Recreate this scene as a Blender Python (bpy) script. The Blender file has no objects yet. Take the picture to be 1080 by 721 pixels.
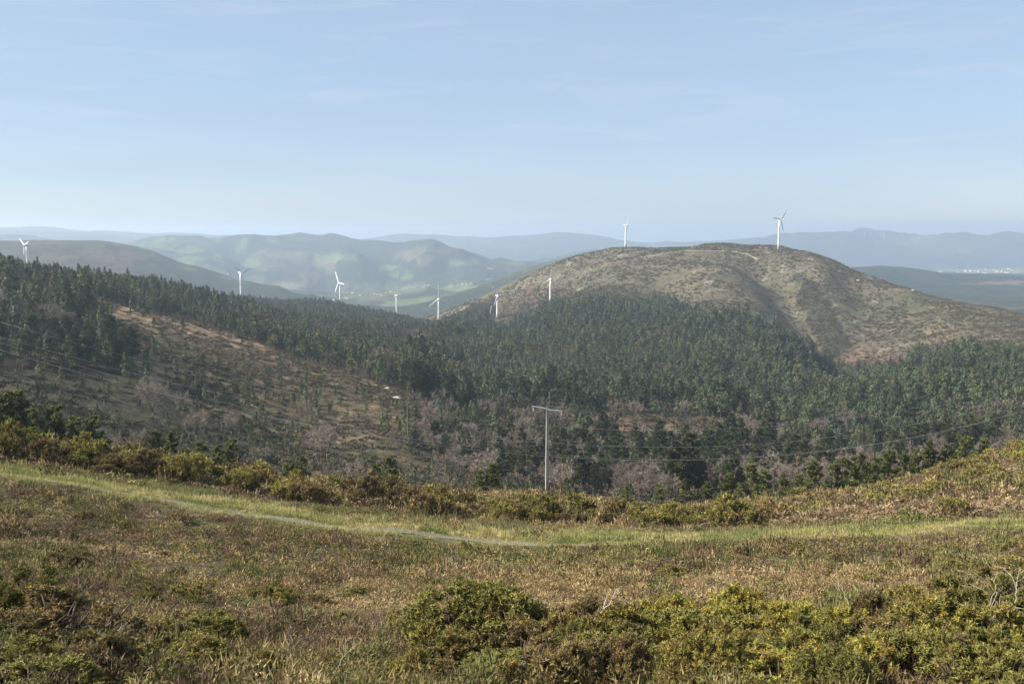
import bpy, math, random
import numpy as np
from math import radians as R, pi, sin, cos

rng = np.random.default_rng(7)
random.seed(7)
scene = bpy.context.scene
COL = scene.collection

# ------------------------------------------------------------------ camera
FP, CX, CY = 1000.0, 540.0, 360.5            # focal length and centre, in pixels of the 1080 px wide photograph
TANP = 117.0 / 1000.0
PITCH = math.atan(TANP)
SP, CP = sin(PITCH), cos(PITCH)


def ray(u, v):
    """pixel -> azimuth (rad, + = right of view) and tangent of elevation"""
    u = np.asarray(u, float) - CX
    v = np.asarray(v, float) - CY
    dy = FP * CP - v * SP
    dz = -FP * SP - v * CP
    return np.arctan2(u, dy), dz / np.hypot(u, dy)


def at(u, v, r):
    """pixel and horizontal distance -> world point"""
    az, e = ray(u, v)
    return np.stack([np.sin(az) * r, np.cos(az) * r, e * r], -1)


def proj(P):
    P = np.asarray(P, float)
    zc = P[..., 1] * CP - P[..., 2] * SP
    yc = P[..., 1] * SP + P[..., 2] * CP
    zc = np.where(zc > .01, zc, .01)
    return CX + FP * P[..., 0] / zc, CY - FP * yc / zc, zc


cam_d = bpy.data.cameras.new('camera')
cam = bpy.data.objects.new('camera', cam_d)
COL.objects.link(cam)
cam_d.sensor_width = 36
cam_d.lens = 36 * FP / 1080
cam_d.clip_start = .2
cam_d.clip_end = 60000
cam.rotation_euler = (pi / 2 - PITCH, 0, 0)
scene.camera = cam

# ------------------------------------------------------------------ light
SUN_EL, SUN_AZ = R(36), R(-96)               # azimuth measured clockwise from the view direction (+Y)
sd = bpy.data.lights.new('sun', 'SUN')
sd.energy = 5.0
sd.angle = R(.5)
sd.color = (1, .92, .79)
so = bpy.data.objects.new('sun', sd)
COL.objects.link(so)
so.rotation_euler = (pi / 2 - SUN_EL, 0, pi - SUN_AZ)

w = bpy.data.worlds.new('World')
scene.world = w
w.use_nodes = True
nt = w.node_tree
sky = nt.nodes.new('ShaderNodeTexSky')
sky.sky_type = 'NISHITA'
sky.sun_disc = False
sky.sun_elevation = SUN_EL
sky.sun_rotation = SUN_AZ
sky.altitude = 900
sky.air_density = 1.0
sky.dust_density = 0.6
sky.ozone_density = 2.0
bg = nt.nodes['Background']
bg.inputs['Strength'].default_value = .08
tc = nt.nodes.new('ShaderNodeTexCoord')
mp = nt.nodes.new('ShaderNodeMapping'); mp.inputs['Scale'].default_value = (1.2, 1.2, 9); mp.inputs['Rotation'].default_value = (0, R(7), R(30))
cn = nt.nodes.new('ShaderNodeTexNoise'); cn.inputs['Scale'].default_value = 2.2; cn.inputs['Detail'].default_value = 7; cn.inputs['Distortion'].default_value = .6
cr_ = nt.nodes.new('ShaderNodeMapRange'); cr_.inputs[1].default_value = .35; cr_.inputs[2].default_value = .8; cr_.inputs[3].default_value = .62; cr_.inputs[4].default_value = .80
cm = nt.nodes.new('ShaderNodeMix'); cm.data_type = 'RGBA'; cm.inputs[7].default_value = (2.95, 3.75, 4.85, 1)
nt.links.new(tc.outputs['Generated'], mp.inputs[0]); nt.links.new(mp.outputs[0], cn.inputs['Vector']); nt.links.new(cn.outputs[0], cr_.inputs[0])
nt.links.new(cr_.outputs[0], cm.inputs[0]); nt.links.new(sky.outputs[0], cm.inputs[6])
mp2 = nt.nodes.new('ShaderNodeMapping'); mp2.inputs['Scale'].default_value = (2.0, .8, 14); mp2.inputs['Rotation'].default_value = (R(4), R(-9), R(-25))
cn2 = nt.nodes.new('ShaderNodeTexNoise'); cn2.inputs['Scale'].default_value = 2.6; cn2.inputs['Detail'].default_value = 9; cn2.inputs['Roughness'].default_value = .6; cn2.inputs['Distortion'].default_value = .9
mr2 = nt.nodes.new('ShaderNodeMapRange'); mr2.inputs[1].default_value = .52; mr2.inputs[2].default_value = .78; mr2.inputs[4].default_value = .42
cm2 = nt.nodes.new('ShaderNodeMix'); cm2.data_type = 'RGBA'; cm2.inputs[7].default_value = (4.3, 4.7, 5.3, 1)
nt.links.new(tc.outputs['Generated'], mp2.inputs[0]); nt.links.new(mp2.outputs[0], cn2.inputs['Vector']); nt.links.new(cn2.outputs[0], mr2.inputs[0])
nt.links.new(mr2.outputs[0], cm2.inputs[0]); nt.links.new(cm.outputs[2], cm2.inputs[6])
nt.links.new(cm2.outputs[2], bg.inputs['Color'])

# ------------------------------------------------------------------ noise
def hash2(ix, iy, seed):
    h = (ix.astype(np.int64) * 374761393 + iy.astype(np.int64) * 668265263 + seed * 1442695041) & 0xFFFFFFFF
    h = ((h ^ (h >> 13)) * 1274126177) & 0xFFFFFFFF
    h = ((h ^ (h >> 16)) * 2246822519) & 0xFFFFFFFF
    return ((h ^ (h >> 15)) & 0xFFFFFF) / float(0xFFFFFF)


def vnoise(x, y, seed=0):
    """value noise, -1..1"""
    ix, iy = np.floor(x), np.floor(y)
    fx, fy = x - ix, y - iy
    fx = fx * fx * fx * (fx * (fx * 6 - 15) + 10)
    fy = fy * fy * fy * (fy * (fy * 6 - 15) + 10)
    a, b = hash2(ix, iy, seed), hash2(ix + 1, iy, seed)
    c, d = hash2(ix, iy + 1, seed), hash2(ix + 1, iy + 1, seed)
    return 2 * ((a + (b - a) * fx) * (1 - fy) + (c + (d - c) * fx) * fy) - 1


def fbm(x, y, seed=0, oct=4, gain=.5):
    s, a, t = 0, 1, 0
    for k in range(oct):
        s = s + a * vnoise(x * 2 ** k * (.96 + .05 * k) + 17.3 * k, y * 2 ** k + 9.1 * k, seed + k)
        t += a
        a *= gain
    return s / t * 1.5


def sstep(a, b, x):
    t = np.clip((x - a) / (b - a), 0, 1)
    return t * t * (3 - 2 * t)


# ------------------------------------------------------------------ terrain: measured profile lines of the land
LINES = [
    # the heath falling away below the viewpoint
    [(-400, 721, 9), (0, 721, 9), (300, 721, 9), (540, 721, 9), (800, 721, 9), (1080, 721, 9), (1480, 721, 9)],
    [(-300, 655, 17), (0, 655, 17), (540, 650, 19), (800, 650, 19), (1080, 652, 18), (1400, 650, 18)],
    [(-250, 600, 27), (0, 605, 27), (300, 608, 28), (540, 611, 29), (800, 611, 29), (1080, 611, 28), (1350, 610, 28)],
    [(-250, 540, 43), (0, 556, 40), (200, 570, 41), (400, 584, 41), (600, 592, 40), (800, 588, 40), (1080, 582, 41), (1300, 575, 42)],
    # the grassy track
    [(-200, 482, 62), (0, 501, 60), (100, 517, 57), (200, 533, 55), (300, 547, 53), (400, 560, 51), (500, 569, 50),
     (600, 574, 50), (700, 572, 51), (800, 568, 53), (900, 563, 55), (1080, 556, 58), (1300, 545, 60)],
    # brow of the heath
    [(-200, 462, 84), (0, 474, 80), (100, 484, 79), (200, 497, 80), (300, 509, 81), (400, 519, 82), (500, 529, 83),
     (600, 536, 84), (700, 540, 85), (800, 535, 88), (900, 520, 96), (1000, 499, 106), (1060, 482, 113), (1120, 462, 120),
     (1300, 430, 135)],
    # falling behind the brow
    [(-200, 474, 150), (0, 486, 145), (150, 505, 142), (300, 524, 140), (450, 528, 130), (577, 523, 118), (700, 543, 138),
     (800, 541, 142), (900, 530, 155), (1000, 514, 170), (1080, 498, 180), (1300, 455, 200)],
    # left valley bottom and slope
    [(-250, 470, 200), (0, 476, 195), (150, 487, 200), (300, 506, 220)],
    [(-250, 436, 250), (0, 442, 245), (150, 445, 265), (230, 462, 275), (300, 472, 290), (430, 484, 305), (500, 492, 325),
     (577, 506, 330), (650, 507, 340), (760, 503, 355), (860, 495, 385), (960, 484, 430), (1080, 464, 480), (1300, 430, 520)],
    [(-250, 395, 310), (0, 400, 305), (150, 412, 320), (230, 438, 325), (300, 440, 345), (430, 452, 350), (500, 470, 380),
     (577, 480, 385), (650, 474, 410), (760, 470, 420), (860, 465, 470), (960, 460, 520), (1080, 432, 560), (1300, 405, 620)],
    [(-250, 352, 370), (0, 366, 360), (150, 378, 385), (230, 400, 395), (300, 402, 420), (430, 426, 405), (500, 446, 430),
     (577, 456, 435), (650, 443, 470), (760, 440, 520), (860, 440, 565), (960, 431, 620), (1080, 404, 680), (1300, 380, 740)],
    [(-250, 310, 450), (0, 330, 440), (150, 348, 455), (230, 365, 470), (300, 378, 485), (370, 393, 480), (430, 406, 470),
     (500, 426, 500), (577, 433, 500), (650, 420, 560), (760, 421, 600), (860, 411, 680), (960, 402, 740), (1080, 382, 800), (1300, 362, 880)],
    [(-250, 285, 550), (0, 302, 530), (60, 312, 535), (150, 328, 545), (230, 346, 560), (300, 361, 570), (430, 391, 570), (500, 406, 610),
     (577, 411, 610), (650, 401, 650), (760, 401, 680), (860, 381, 800), (960, 376, 860), (1080, 362, 950), (1300, 352, 1050)],
    [(-250, 266, 650), (0, 285, 650), (60, 299, 670), (150, 312, 690), (230, 327, 690), (300, 345, 700), (430, 371, 720), (500, 386, 740),
     (577, 391, 740), (650, 371, 800), (760, 361, 860), (860, 351, 960), (960, 351, 1000), (1080, 346, 1110), (1300, 350, 1250)],
    [(150, 309, 800), (230, 320, 840), (300, 335, 860), (430, 354, 900), (500, 366, 900), (577, 361, 890),
     (650, 336, 1000), (760, 321, 1090), (860, 311, 1180), (960, 325, 1180), (1080, 338, 1240)],
    [(-250, 275, 900), (0, 296, 900), (90, 308, 1000), (230, 326, 1050), (300, 331, 1020), (370, 340, 1040), (430, 347, 1060), (500, 346, 1200), (577, 335, 1090),
     (650, 311, 1180), (760, 291, 1280), (860, 286, 1350), (960, 306.5, 1340)],
    [(-250, 300, 1350), (0, 312, 1300), (150, 321, 1350), (254, 318, 1400), (358, 325, 1500), (418, 337, 1480), (462, 345, 1420), (500, 324, 1500), (523, 337, 1600), (577, 316, 1320),
     (650, 286, 1400), (760, 271, 1450), (860, 269, 1470), (910, 288, 1430), (1000, 319, 1350), (1080, 336.5, 1290), (1300, 352, 1350)],
    # skyline of the big heath hill
    [(455, 332, 1600), (500, 319, 1640), (530, 304, 1650), (550, 294, 1640), (577, 283.5, 1620), (600, 276, 1610), (620, 270, 1610), (650, 264, 1610), (680, 261.5, 1610), (720, 259.5, 1590),
     (745, 258, 1570), (760, 258, 1560), (800, 259.5, 1550), (822, 261, 1540), (850, 267, 1530), (880, 276, 1510), (910, 287.5, 1480), (950, 301.5, 1420), (980, 311, 1390),
     (1020, 322, 1350), (1080, 335.5, 1320)],
    [(-250, 320, 1800), (0, 330, 1800), (150, 338, 1850), (300, 350, 1900), (430, 352, 1950), (500, 340, 2050), (577, 306, 2000), (650, 284, 2050), (760, 280, 2000),
     (860, 292, 1900), (960, 322, 1750), (1080, 350, 1700), (1300, 360, 1800)],
    # far left brown hill
    [(-250, 306, 2300), (0, 306, 2300), (150, 322, 2400), (300, 330, 2500)],
    [(-250, 262, 3100), (-60, 259, 3050), (0, 257, 3000), (40, 253.5, 3000), (70, 252, 3000), (110, 256, 3000), (160, 268, 3000), (210, 282, 3000), (260, 296, 3000),
     (330, 308, 3000)],
    [(-250, 285, 4200), (0, 276, 4200), (110, 274, 4200), (160, 277, 4000)],
    # valley floor with villages, hills behind
    [(220, 302, 3700), (300, 317, 3400), (360, 322, 3350), (400, 323, 3350), (440, 322, 3350)],
    [(190, 284, 4400), (250, 294, 4300), (310, 300, 4200), (350, 304, 4200), (420, 304, 4200), (480, 303, 4100), (510, 297, 4100)],
    [(180, 270, 5000), (240, 276, 5000), (300, 281, 5000), (350, 286, 5000), (420, 289, 5000), (470, 288, 5000), (520, 289.5, 4800)],
    [(130, 257.5, 6000), (180, 252.5, 6000), (230, 251, 6200), (280, 250, 6300), (340, 254, 6200), (370, 257.5, 6000), (400, 263, 5800), (425, 266, 5600), (440, 263, 5500),
     (458, 262, 5500), (475, 268, 5500), (500, 276, 5400), (525, 286, 5300)],
    [(130, 268, 7800), (240, 264, 8000), (340, 266, 8000), (430, 276, 7500), (500, 284, 7000)],
    # green hill behind the big hill
    [(455, 320, 2900), (480, 316, 2800), (530, 306, 2700)],
    [(460, 316, 3400), (490, 308, 3500), (520, 296, 3600), (545, 286, 3650), (570, 278, 3700), (600, 270.5, 3750), (620, 268, 3800), (660, 267, 3900), (720, 268, 3900), (800, 275, 3900)],
    [(540, 296, 4600), (620, 282, 4800), (720, 278, 5000)],
    # right middle ridges
    [(900, 330, 2400), (980, 325, 2450), (1030, 322, 2450), (1080, 326, 2450), (1300, 330, 2450)],
    [(900, 312, 3000), (1000, 318, 3000), (1080, 322, 3000), (1300, 322, 3000)],
    [(880, 285, 4300), (910, 283.5, 4300), (940, 285.5, 4300), (1000, 290.5, 4300), (1080, 291.5, 4350), (1300, 290, 4400)],
    [(880, 293, 6000), (940, 294, 6000), (1080, 295, 6000), (1300, 295, 6000)],
    [(880, 284, 8000), (960, 287.5, 8000), (1080, 285, 8300), (1300, 285, 8300)],
    # farthest blue hills
    [(-250, 258, 8800), (0, 255, 8800), (130, 256, 9000), (250, 257, 9200), (340, 259, 9200), (420, 266, 8800), (480, 272, 9000), (560, 277, 9000), (620, 272, 8800), (720, 270, 9200)],
    [(-250, 249, 10600), (0, 248.5, 10600), (80, 250, 10600), (180, 253, 10600), (300, 253, 10600), (420, 258, 10600), (500, 260, 10600), (560, 258, 10600), (640, 260, 10600),
     (760, 262, 10600), (830, 264, 10600), (900, 270, 10600), (980, 270, 10600), (1080, 270, 10600), (1300, 268, 10600)],
    [(-250, 245, 12000), (0, 244.5, 12000), (60, 243.5, 12000), (120, 245.5, 12000), (180, 249, 12000), (300, 250.5, 12000), (370, 251.5, 12000), (430, 249.5, 12000), (460, 248.5, 12000), (500, 249.5, 12000),
     (560, 251, 12000), (590, 250, 12000), (620, 251, 12000), (650, 255, 12000), (700, 256, 12000), (760, 257, 12000), (800, 255.5, 12000), (830, 248.5, 12000), (860, 245.5, 12000), (890, 242.5, 12000),
     (905, 243.2, 12000), (930, 246, 12000), (980, 247, 12000), (1000, 245, 12000), (1020, 244, 12000), (1045, 247, 12000), (1070, 245, 12000), (1100, 247, 12000), (1300, 247, 12000)],
    [(-250, 256, 13600), (200, 257, 13600), (540, 260, 13600), (800, 262, 13600), (1080, 257, 13600), (1300, 257, 13600)],
    [(-250, 262, 16500), (300, 264, 16500), (540, 266, 16500), (800, 268, 16500), (1300, 262, 16500)],
]
pa, pr, pe = [], [], []
for ln in LINES:
    ln = sorted(ln)
    xs = [p[0] for p in ln]
    lr = [math.log(p[2]) for p in ln]
    ys = [p[1] for p in ln]
    n = max(len(ln), int((xs[-1] - xs[0]) / 34))
    q = np.unique(np.concatenate([np.linspace(xs[0], xs[-1], n), xs]))
    yy = np.interp(q, xs, ys)
    rr = np.interp(q, xs, lr)
    a, e = ray(q, yy)
    pa += list(a); pr += list(rr); pe += list(e)
# directly underfoot and all the land behind the viewpoint
for k in range(24):
    a = -pi + 2 * pi * k / 24
    for r, z in ((.5, -1.7), (1.5, -1.75)):
        pa.append(a); pr.append(math.log(r)); pe.append(z / r)
    if abs(a) > R(48):
        side = (abs(a) - R(48)) / R(132)
        for r, z in ((4, -2.4), (10, -4.2 + 2.4 * side), (30, -9 + 6 * side), (60, -15 + 9 * side), (150, -26 + 14 * side), (350, -38 + 16 * side),
                     (800, -55), (1600, -70), (3500, -130), (7000, -170), (12000, -120), (16500, -250)):
            pa.append(a); pr.append(math.log(r)); pe.append(z / r)
for r, z in ((3.5, -2.5), (6, -3.4)):
    for a in np.linspace(-.8, .8, 9):
        pa.append(a); pr.append(math.log(r)); pe.append(z / r)
AK = 3.4
C = np.stack([np.array(pa) * AK, np.array(pr)], 1)
E = np.array(pe)
# interpolate z with a weight that follows the distance: value = tan(elevation) with the near rows softened
BASE = lambda lr: -1.7 / np.exp(lr)
val = E - BASE(C[:, 1])
D = np.sqrt(((C[:, None] - C[None]) ** 2).sum(-1) + 1e-8)
n = len(C)
K = np.zeros((n + 3, n + 3))
K[:n, :n] = D - 1e-4 * np.eye(n)
K[:n, n] = 1; K[:n, n + 1:] = C
K[n, :n] = 1; K[n + 1:, :n] = C.T
W = np.linalg.solve(K, np.concatenate([val, [0, 0, 0]]))

dense = np.arange(-36, 36.01, .12)
coarse_l = np.arange(-180, -36.5, 3.0)
coarse_r = np.arange(39, 180.01, 3.0)
AZ = np.radians(np.concatenate([coarse_l, [-38, -37], dense, [37, 38], coarse_r]))
LR = np.arange(math.log(.5), math.log(16300), .0122)
GA, GR = np.meshgrid(AZ, LR, indexing='ij')
pts = np.stack([GA.ravel() * AK, GR.ravel()], 1).astype(np.float32)
out = np.empty(len(pts), np.float32)
C32, W32 = C.astype(np.float32), W.astype(np.float32)
c2 = (C32 ** 2).sum(1)
for i in range(0, len(pts), 20000):
    p = pts[i:i + 20000]
    d2 = (p[:, None, 0] - C32[None, :, 0]) ** 2 + (p[:, None, 1] - C32[None, :, 1]) ** 2
    out[i:i + 20000] = np.sqrt(d2 + 1e-8) @ W32[:n] + W32[n] + p @ W32[n + 1:]
GE = out.reshape(GA.shape).astype(float) + BASE(GR)
# soften along the distance
for _ in range(2):
    GE[:, 1:-1] = .25 * GE[:, :-2] + .5 * GE[:, 1:-1] + .25 * GE[:, 2:]
RR = np.exp(GR)
X, Y = np.sin(GA) * RR, np.cos(GA) * RR
Z = GE * RR
fold = np.where(RR > 3000, 1 - 2.2 * np.abs(vnoise(X / 430 + 3.1, Y / 1150, 401)), 0) + np.where(RR > 3000, .5 - 1.1 * np.abs(vnoise(X / 190, Y / 420 + 7.7, 402)), 0)
Z += 20 * (fold - .75) * sstep(4000, 4700, RR) * (1 - sstep(6200, 8500, RR)) * (np.abs(GA) < 1) * (1 - sstep(.10, .22, GA))
Z += 42 * fbm(X / 300, Y / 900, 405) * sstep(11000, 11800, RR) * (1 - sstep(12400, 13200, RR)) * sstep(.2, .3, GA) * (GA < 1)
Z += 38 * np.where(RR > 8000, 1 - 2.2 * np.abs(vnoise(X / 800 + 3.1, Y / 2200, 403)), 0) * sstep(8800, 9800, RR) * (1 - sstep(11000, 12000, RR)) * (np.abs(GA) < 1)
lam = .45
k = 0
while lam < 6000:
    wgt = sstep(.006, .02, lam / RR) * (1 - sstep(.10, .22, lam / RR)) * np.where(RR < 140, .55, 1)
    if wgt.max() > 0:
        Z += wgt * np.where((RR > 4300) & (RR < 9000), np.where(GA > .22, .03, .08), .038) * lam * vnoise(X / lam + 31.7 * k, Y / lam - 12.9 * k, 50 + k) * 1.2
    lam *= 1.9
    k += 1


def seg_dist(px, py, line):
    best = np.full(np.shape(px), 1e9)
    for (x0, y0), (x1, y1) in zip(line[:-1], line[1:]):
        dx, dy = x1 - x0, y1 - y0
        t = np.clip(((px - x0) * dx + (py - y0) * dy) / (dx * dx + dy * dy + 1e-9), 0, 1)
        best = np.minimum(best, np.hypot(px - x0 - t * dx, py - y0 - t * dy))
    return best


def ground_line(pix):
    """a line of (u, v, r): its horizontal course"""
    return [tuple(at(u, v, r)[:2]) for u, v, r in pix]


# gullies worn into the big hill, and the left spur
def trench(pix, width, depth):
    global Z
    L = ground_line(pix)
    d = seg_dist(X, Y, L)
    depth = depth * (2.2 if width > 100 else 2.0)
    Z = Z - depth * np.exp(-(d / width) ** 2)


trench([(800, 280, 1400), (825, 296, 1300), (850, 325, 1110), (875, 352, 960), (890, 372, 860), (900, 395, 740)], 38, 15)
trench([(905, 300, 1330), (915, 325, 1150), (910, 350, 980), (900, 372, 860)], 34, 9)
trench([(960, 320, 1230), (965, 350, 1000), (970, 372, 880)], 30, 6)
trench([(700, 285, 1300), (690, 310, 1160), (670, 330, 1010)], 40, 6)
trench([(600, 290, 1450), (570, 312, 1300), (540, 335, 1120)], 40, 7)
trench([(150, 300, 5200), (240, 285, 4700), (300, 300, 4300)], 160, 25)
trench([(330, 262, 5700), (345, 285, 5000), (350, 300, 4400)], 140, 30)
trench([(410, 268, 5600), (405, 285, 5000), (395, 300, 4400)], 140, 35)
trench([(250, 258, 5900), (270, 275, 5000), (290, 290, 4500)], 140, 30)
trench([(920, 255, 11300), (900, 265, 10400), (880, 275, 9600)], 380, 60)
trench([(985, 255, 11300), (990, 265, 10400), (1000, 275, 9600)], 380, 60)
trench([(1050, 255, 11300), (1065, 265, 10400), (1070, 275, 9600)], 380, 60)
# the track lies in a shallow cut
TRACK = [(-200, 484, 61.5), (0, 500, 60), (100, 517, 57), (200, 533, 55), (300, 547, 53), (400, 560, 51), (500, 569, 50), (560, 572, 50), (620, 574.5, 50), (700, 573, 51),
         (800, 569, 53), (900, 564, 55), (1080, 557, 58), (1300, 546, 60)]
TRACK_L = ground_line(TRACK)

A_IDX = np.arange(len(AZ))


def height(x, y):
    x = np.asarray(x, float); y = np.asarray(y, float)
    a = np.interp(np.arctan2(x, y), AZ, A_IDX)
    r = np.clip((np.log(np.maximum(np.hypot(x, y), .51)) - LR[0]) / (LR[1] - LR[0]), 0, len(LR) - 1.001)
    i0 = np.clip(np.floor(a).astype(int), 0, len(AZ) - 2); j0 = np.floor(r).astype(int)
    fa, fr = a - i0, r - j0
    return ((Z[i0, j0] * (1 - fa) + Z[i0 + 1, j0] * fa) * (1 - fr) + (Z[i0, j0 + 1] * (1 - fa) + Z[i0 + 1, j0 + 1] * fa) * fr)


# highest sight line met before each cell, to know what is in view
TE = Z / RR
HOR = np.maximum.accumulate(TE, axis=1)


def in_view(x, y, ztop, margin=0):
    a = np.interp(np.arctan2(x, y), AZ, A_IDX)
    r = np.hypot(x, y)
    j = np.clip(((np.log(r) - LR[0]) / (LR[1] - LR[0])).astype(int) - 2, 0, len(LR) - 1)
    i = np.clip(np.round(a).astype(int), 0, len(AZ) - 1)
    return ztop / r > HOR[i, j] + margin


# ------------------------------------------------------------------ land cover
def inpoly(u, v, poly):
    r = np.zeros(np.shape(u), bool)
    n = len(poly)
    for i in range(n):
        x0, y0 = poly[i]
        x1, y1 = poly[(i + 1) % n]
        c = ((y0 > v) != (y1 > v)) & (u < (x1 - x0) * (v - y0) / (y1 - y0 + 1e-12) + x0)
        r ^= c
    return r


CLEARING = [(66, 306), (110, 316), (150, 326), (200, 338), (250, 352), (300, 374), (345, 386), (400, 404), (440, 420), (470, 434), (480, 452), (430, 462), (330, 470), (250, 452), (215, 440),
            (185, 424), (150, 405), (140, 370), (118, 345), (90, 325)]
FOREST_LEFT = [(-300, 200), (-300, 398), (0, 394), (60, 390), (120, 394), (156, 404), (150, 400), (140, 370), (118, 345), (90, 325), (66, 306), (110, 316), (150, 326), (200, 338), (250, 352),
               (300, 374), (345, 386), (400, 404), (440, 420), (470, 428), (540, 424), (560, 410), (520, 345), (470, 337), (430, 330), (300, 300), (150, 290), (60, 280), (0, 262)]
FOREST_MAIN = [(470, 345), (500, 338), (520, 344), (535, 350), (552, 336), (575, 325), (600, 322), (640, 318), (665, 326), (700, 322), (740, 330), (770, 338), (800, 346), (840, 364), (868, 376), (885, 390), (905, 386),
               (925, 396), (945, 392), (960, 376), (1000, 376), (1030, 372), (1080, 378), (1500, 372), (1500, 470), (1080, 474), (1000, 486), (930, 492), (880, 482), (830, 460), (790, 440), (770, 442), (700, 438), (640, 438),
               (600, 440), (550, 444), (500, 436), (470, 428), (440, 420), (430, 380)]
SPARSE = [(440, 420), (500, 434), (600, 438), (640, 438), (640, 460), (560, 490), (470, 486), (420, 468), (400, 455), (425, 440)]
BARE = [(500, 480), (560, 488), (640, 458), (770, 442), (800, 444), (830, 456), (880, 474), (930, 480), (930, 500), (860, 520), (700, 530), (560, 520), (480, 500)]
HILLTOP_SCRUB = [(560, 300), (600, 306), (640, 308), (700, 312), (700, 320), (640, 316), (600, 320), (560, 326), (520, 338), (480, 334), (500, 318), (530, 312)]
GULLY = [(845, 288), (860, 300), (880, 330), (900, 370), (885, 385), (868, 370), (850, 335), (838, 305)]
REDCLEAR = [(632, 441), (700, 440), (770, 444), (808, 456), (770, 470), (700, 474), (650, 470), (620, 460)]
PINK = [(880, 372), (905, 366), (940, 372), (960, 374), (950, 392), (925, 396), (905, 386), (885, 388)]
SADDLE = [(345, 326), (300, 312), (330, 308), (380, 322), (372, 330)]


def kinds(x, y, z):
    """cover class of ground points in the middle distance (230-1700 m)"""
    u, v, zc = proj(np.stack([x, y, z], -1))
    r = np.hypot(x, y)
    jit = 4 * vnoise(x / 30, y / 30, 3) + 2.5 * vnoise(x / 11, y / 11, 4)
    uj, vj = u + jit * 1.2, v + jit * .55
    near = (r > 215) & (r < 1700)
    k = np.zeros(np.shape(x), int)                       # 0 open heath
    k[near & (r < 1500) & inpoly(uj, vj, FOREST_LEFT) & ((u < 445) | (r > 440))] = 1
    k[near & inpoly(uj, vj, FOREST_MAIN)] = 2
    k[near & (r < 700) & inpoly(uj, vj, CLEARING)] = 3
    k[near & (r < 700) & inpoly(uj, vj, SPARSE)] = 4
    k[near & (r < 600) & inpoly(uj, vj, BARE)] = 5
    k[near & (r < 600) & inpoly(uj, vj, REDCLEAR)] = 10
    k[near & (r > 900) & inpoly(uj, vj, HILLTOP_SCRUB)] = 6
    k[near & (r > 600) & inpoly(uj, vj, GULLY)] = 7
    k[near & (r > 500) & inpoly(uj, vj, PINK)] = 8
    k[(r > 130) & (r <= 215)] = 9
    return k


def mixc(a, b, t):
    return a + (np.asarray(b) - a) * t[..., None]


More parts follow.
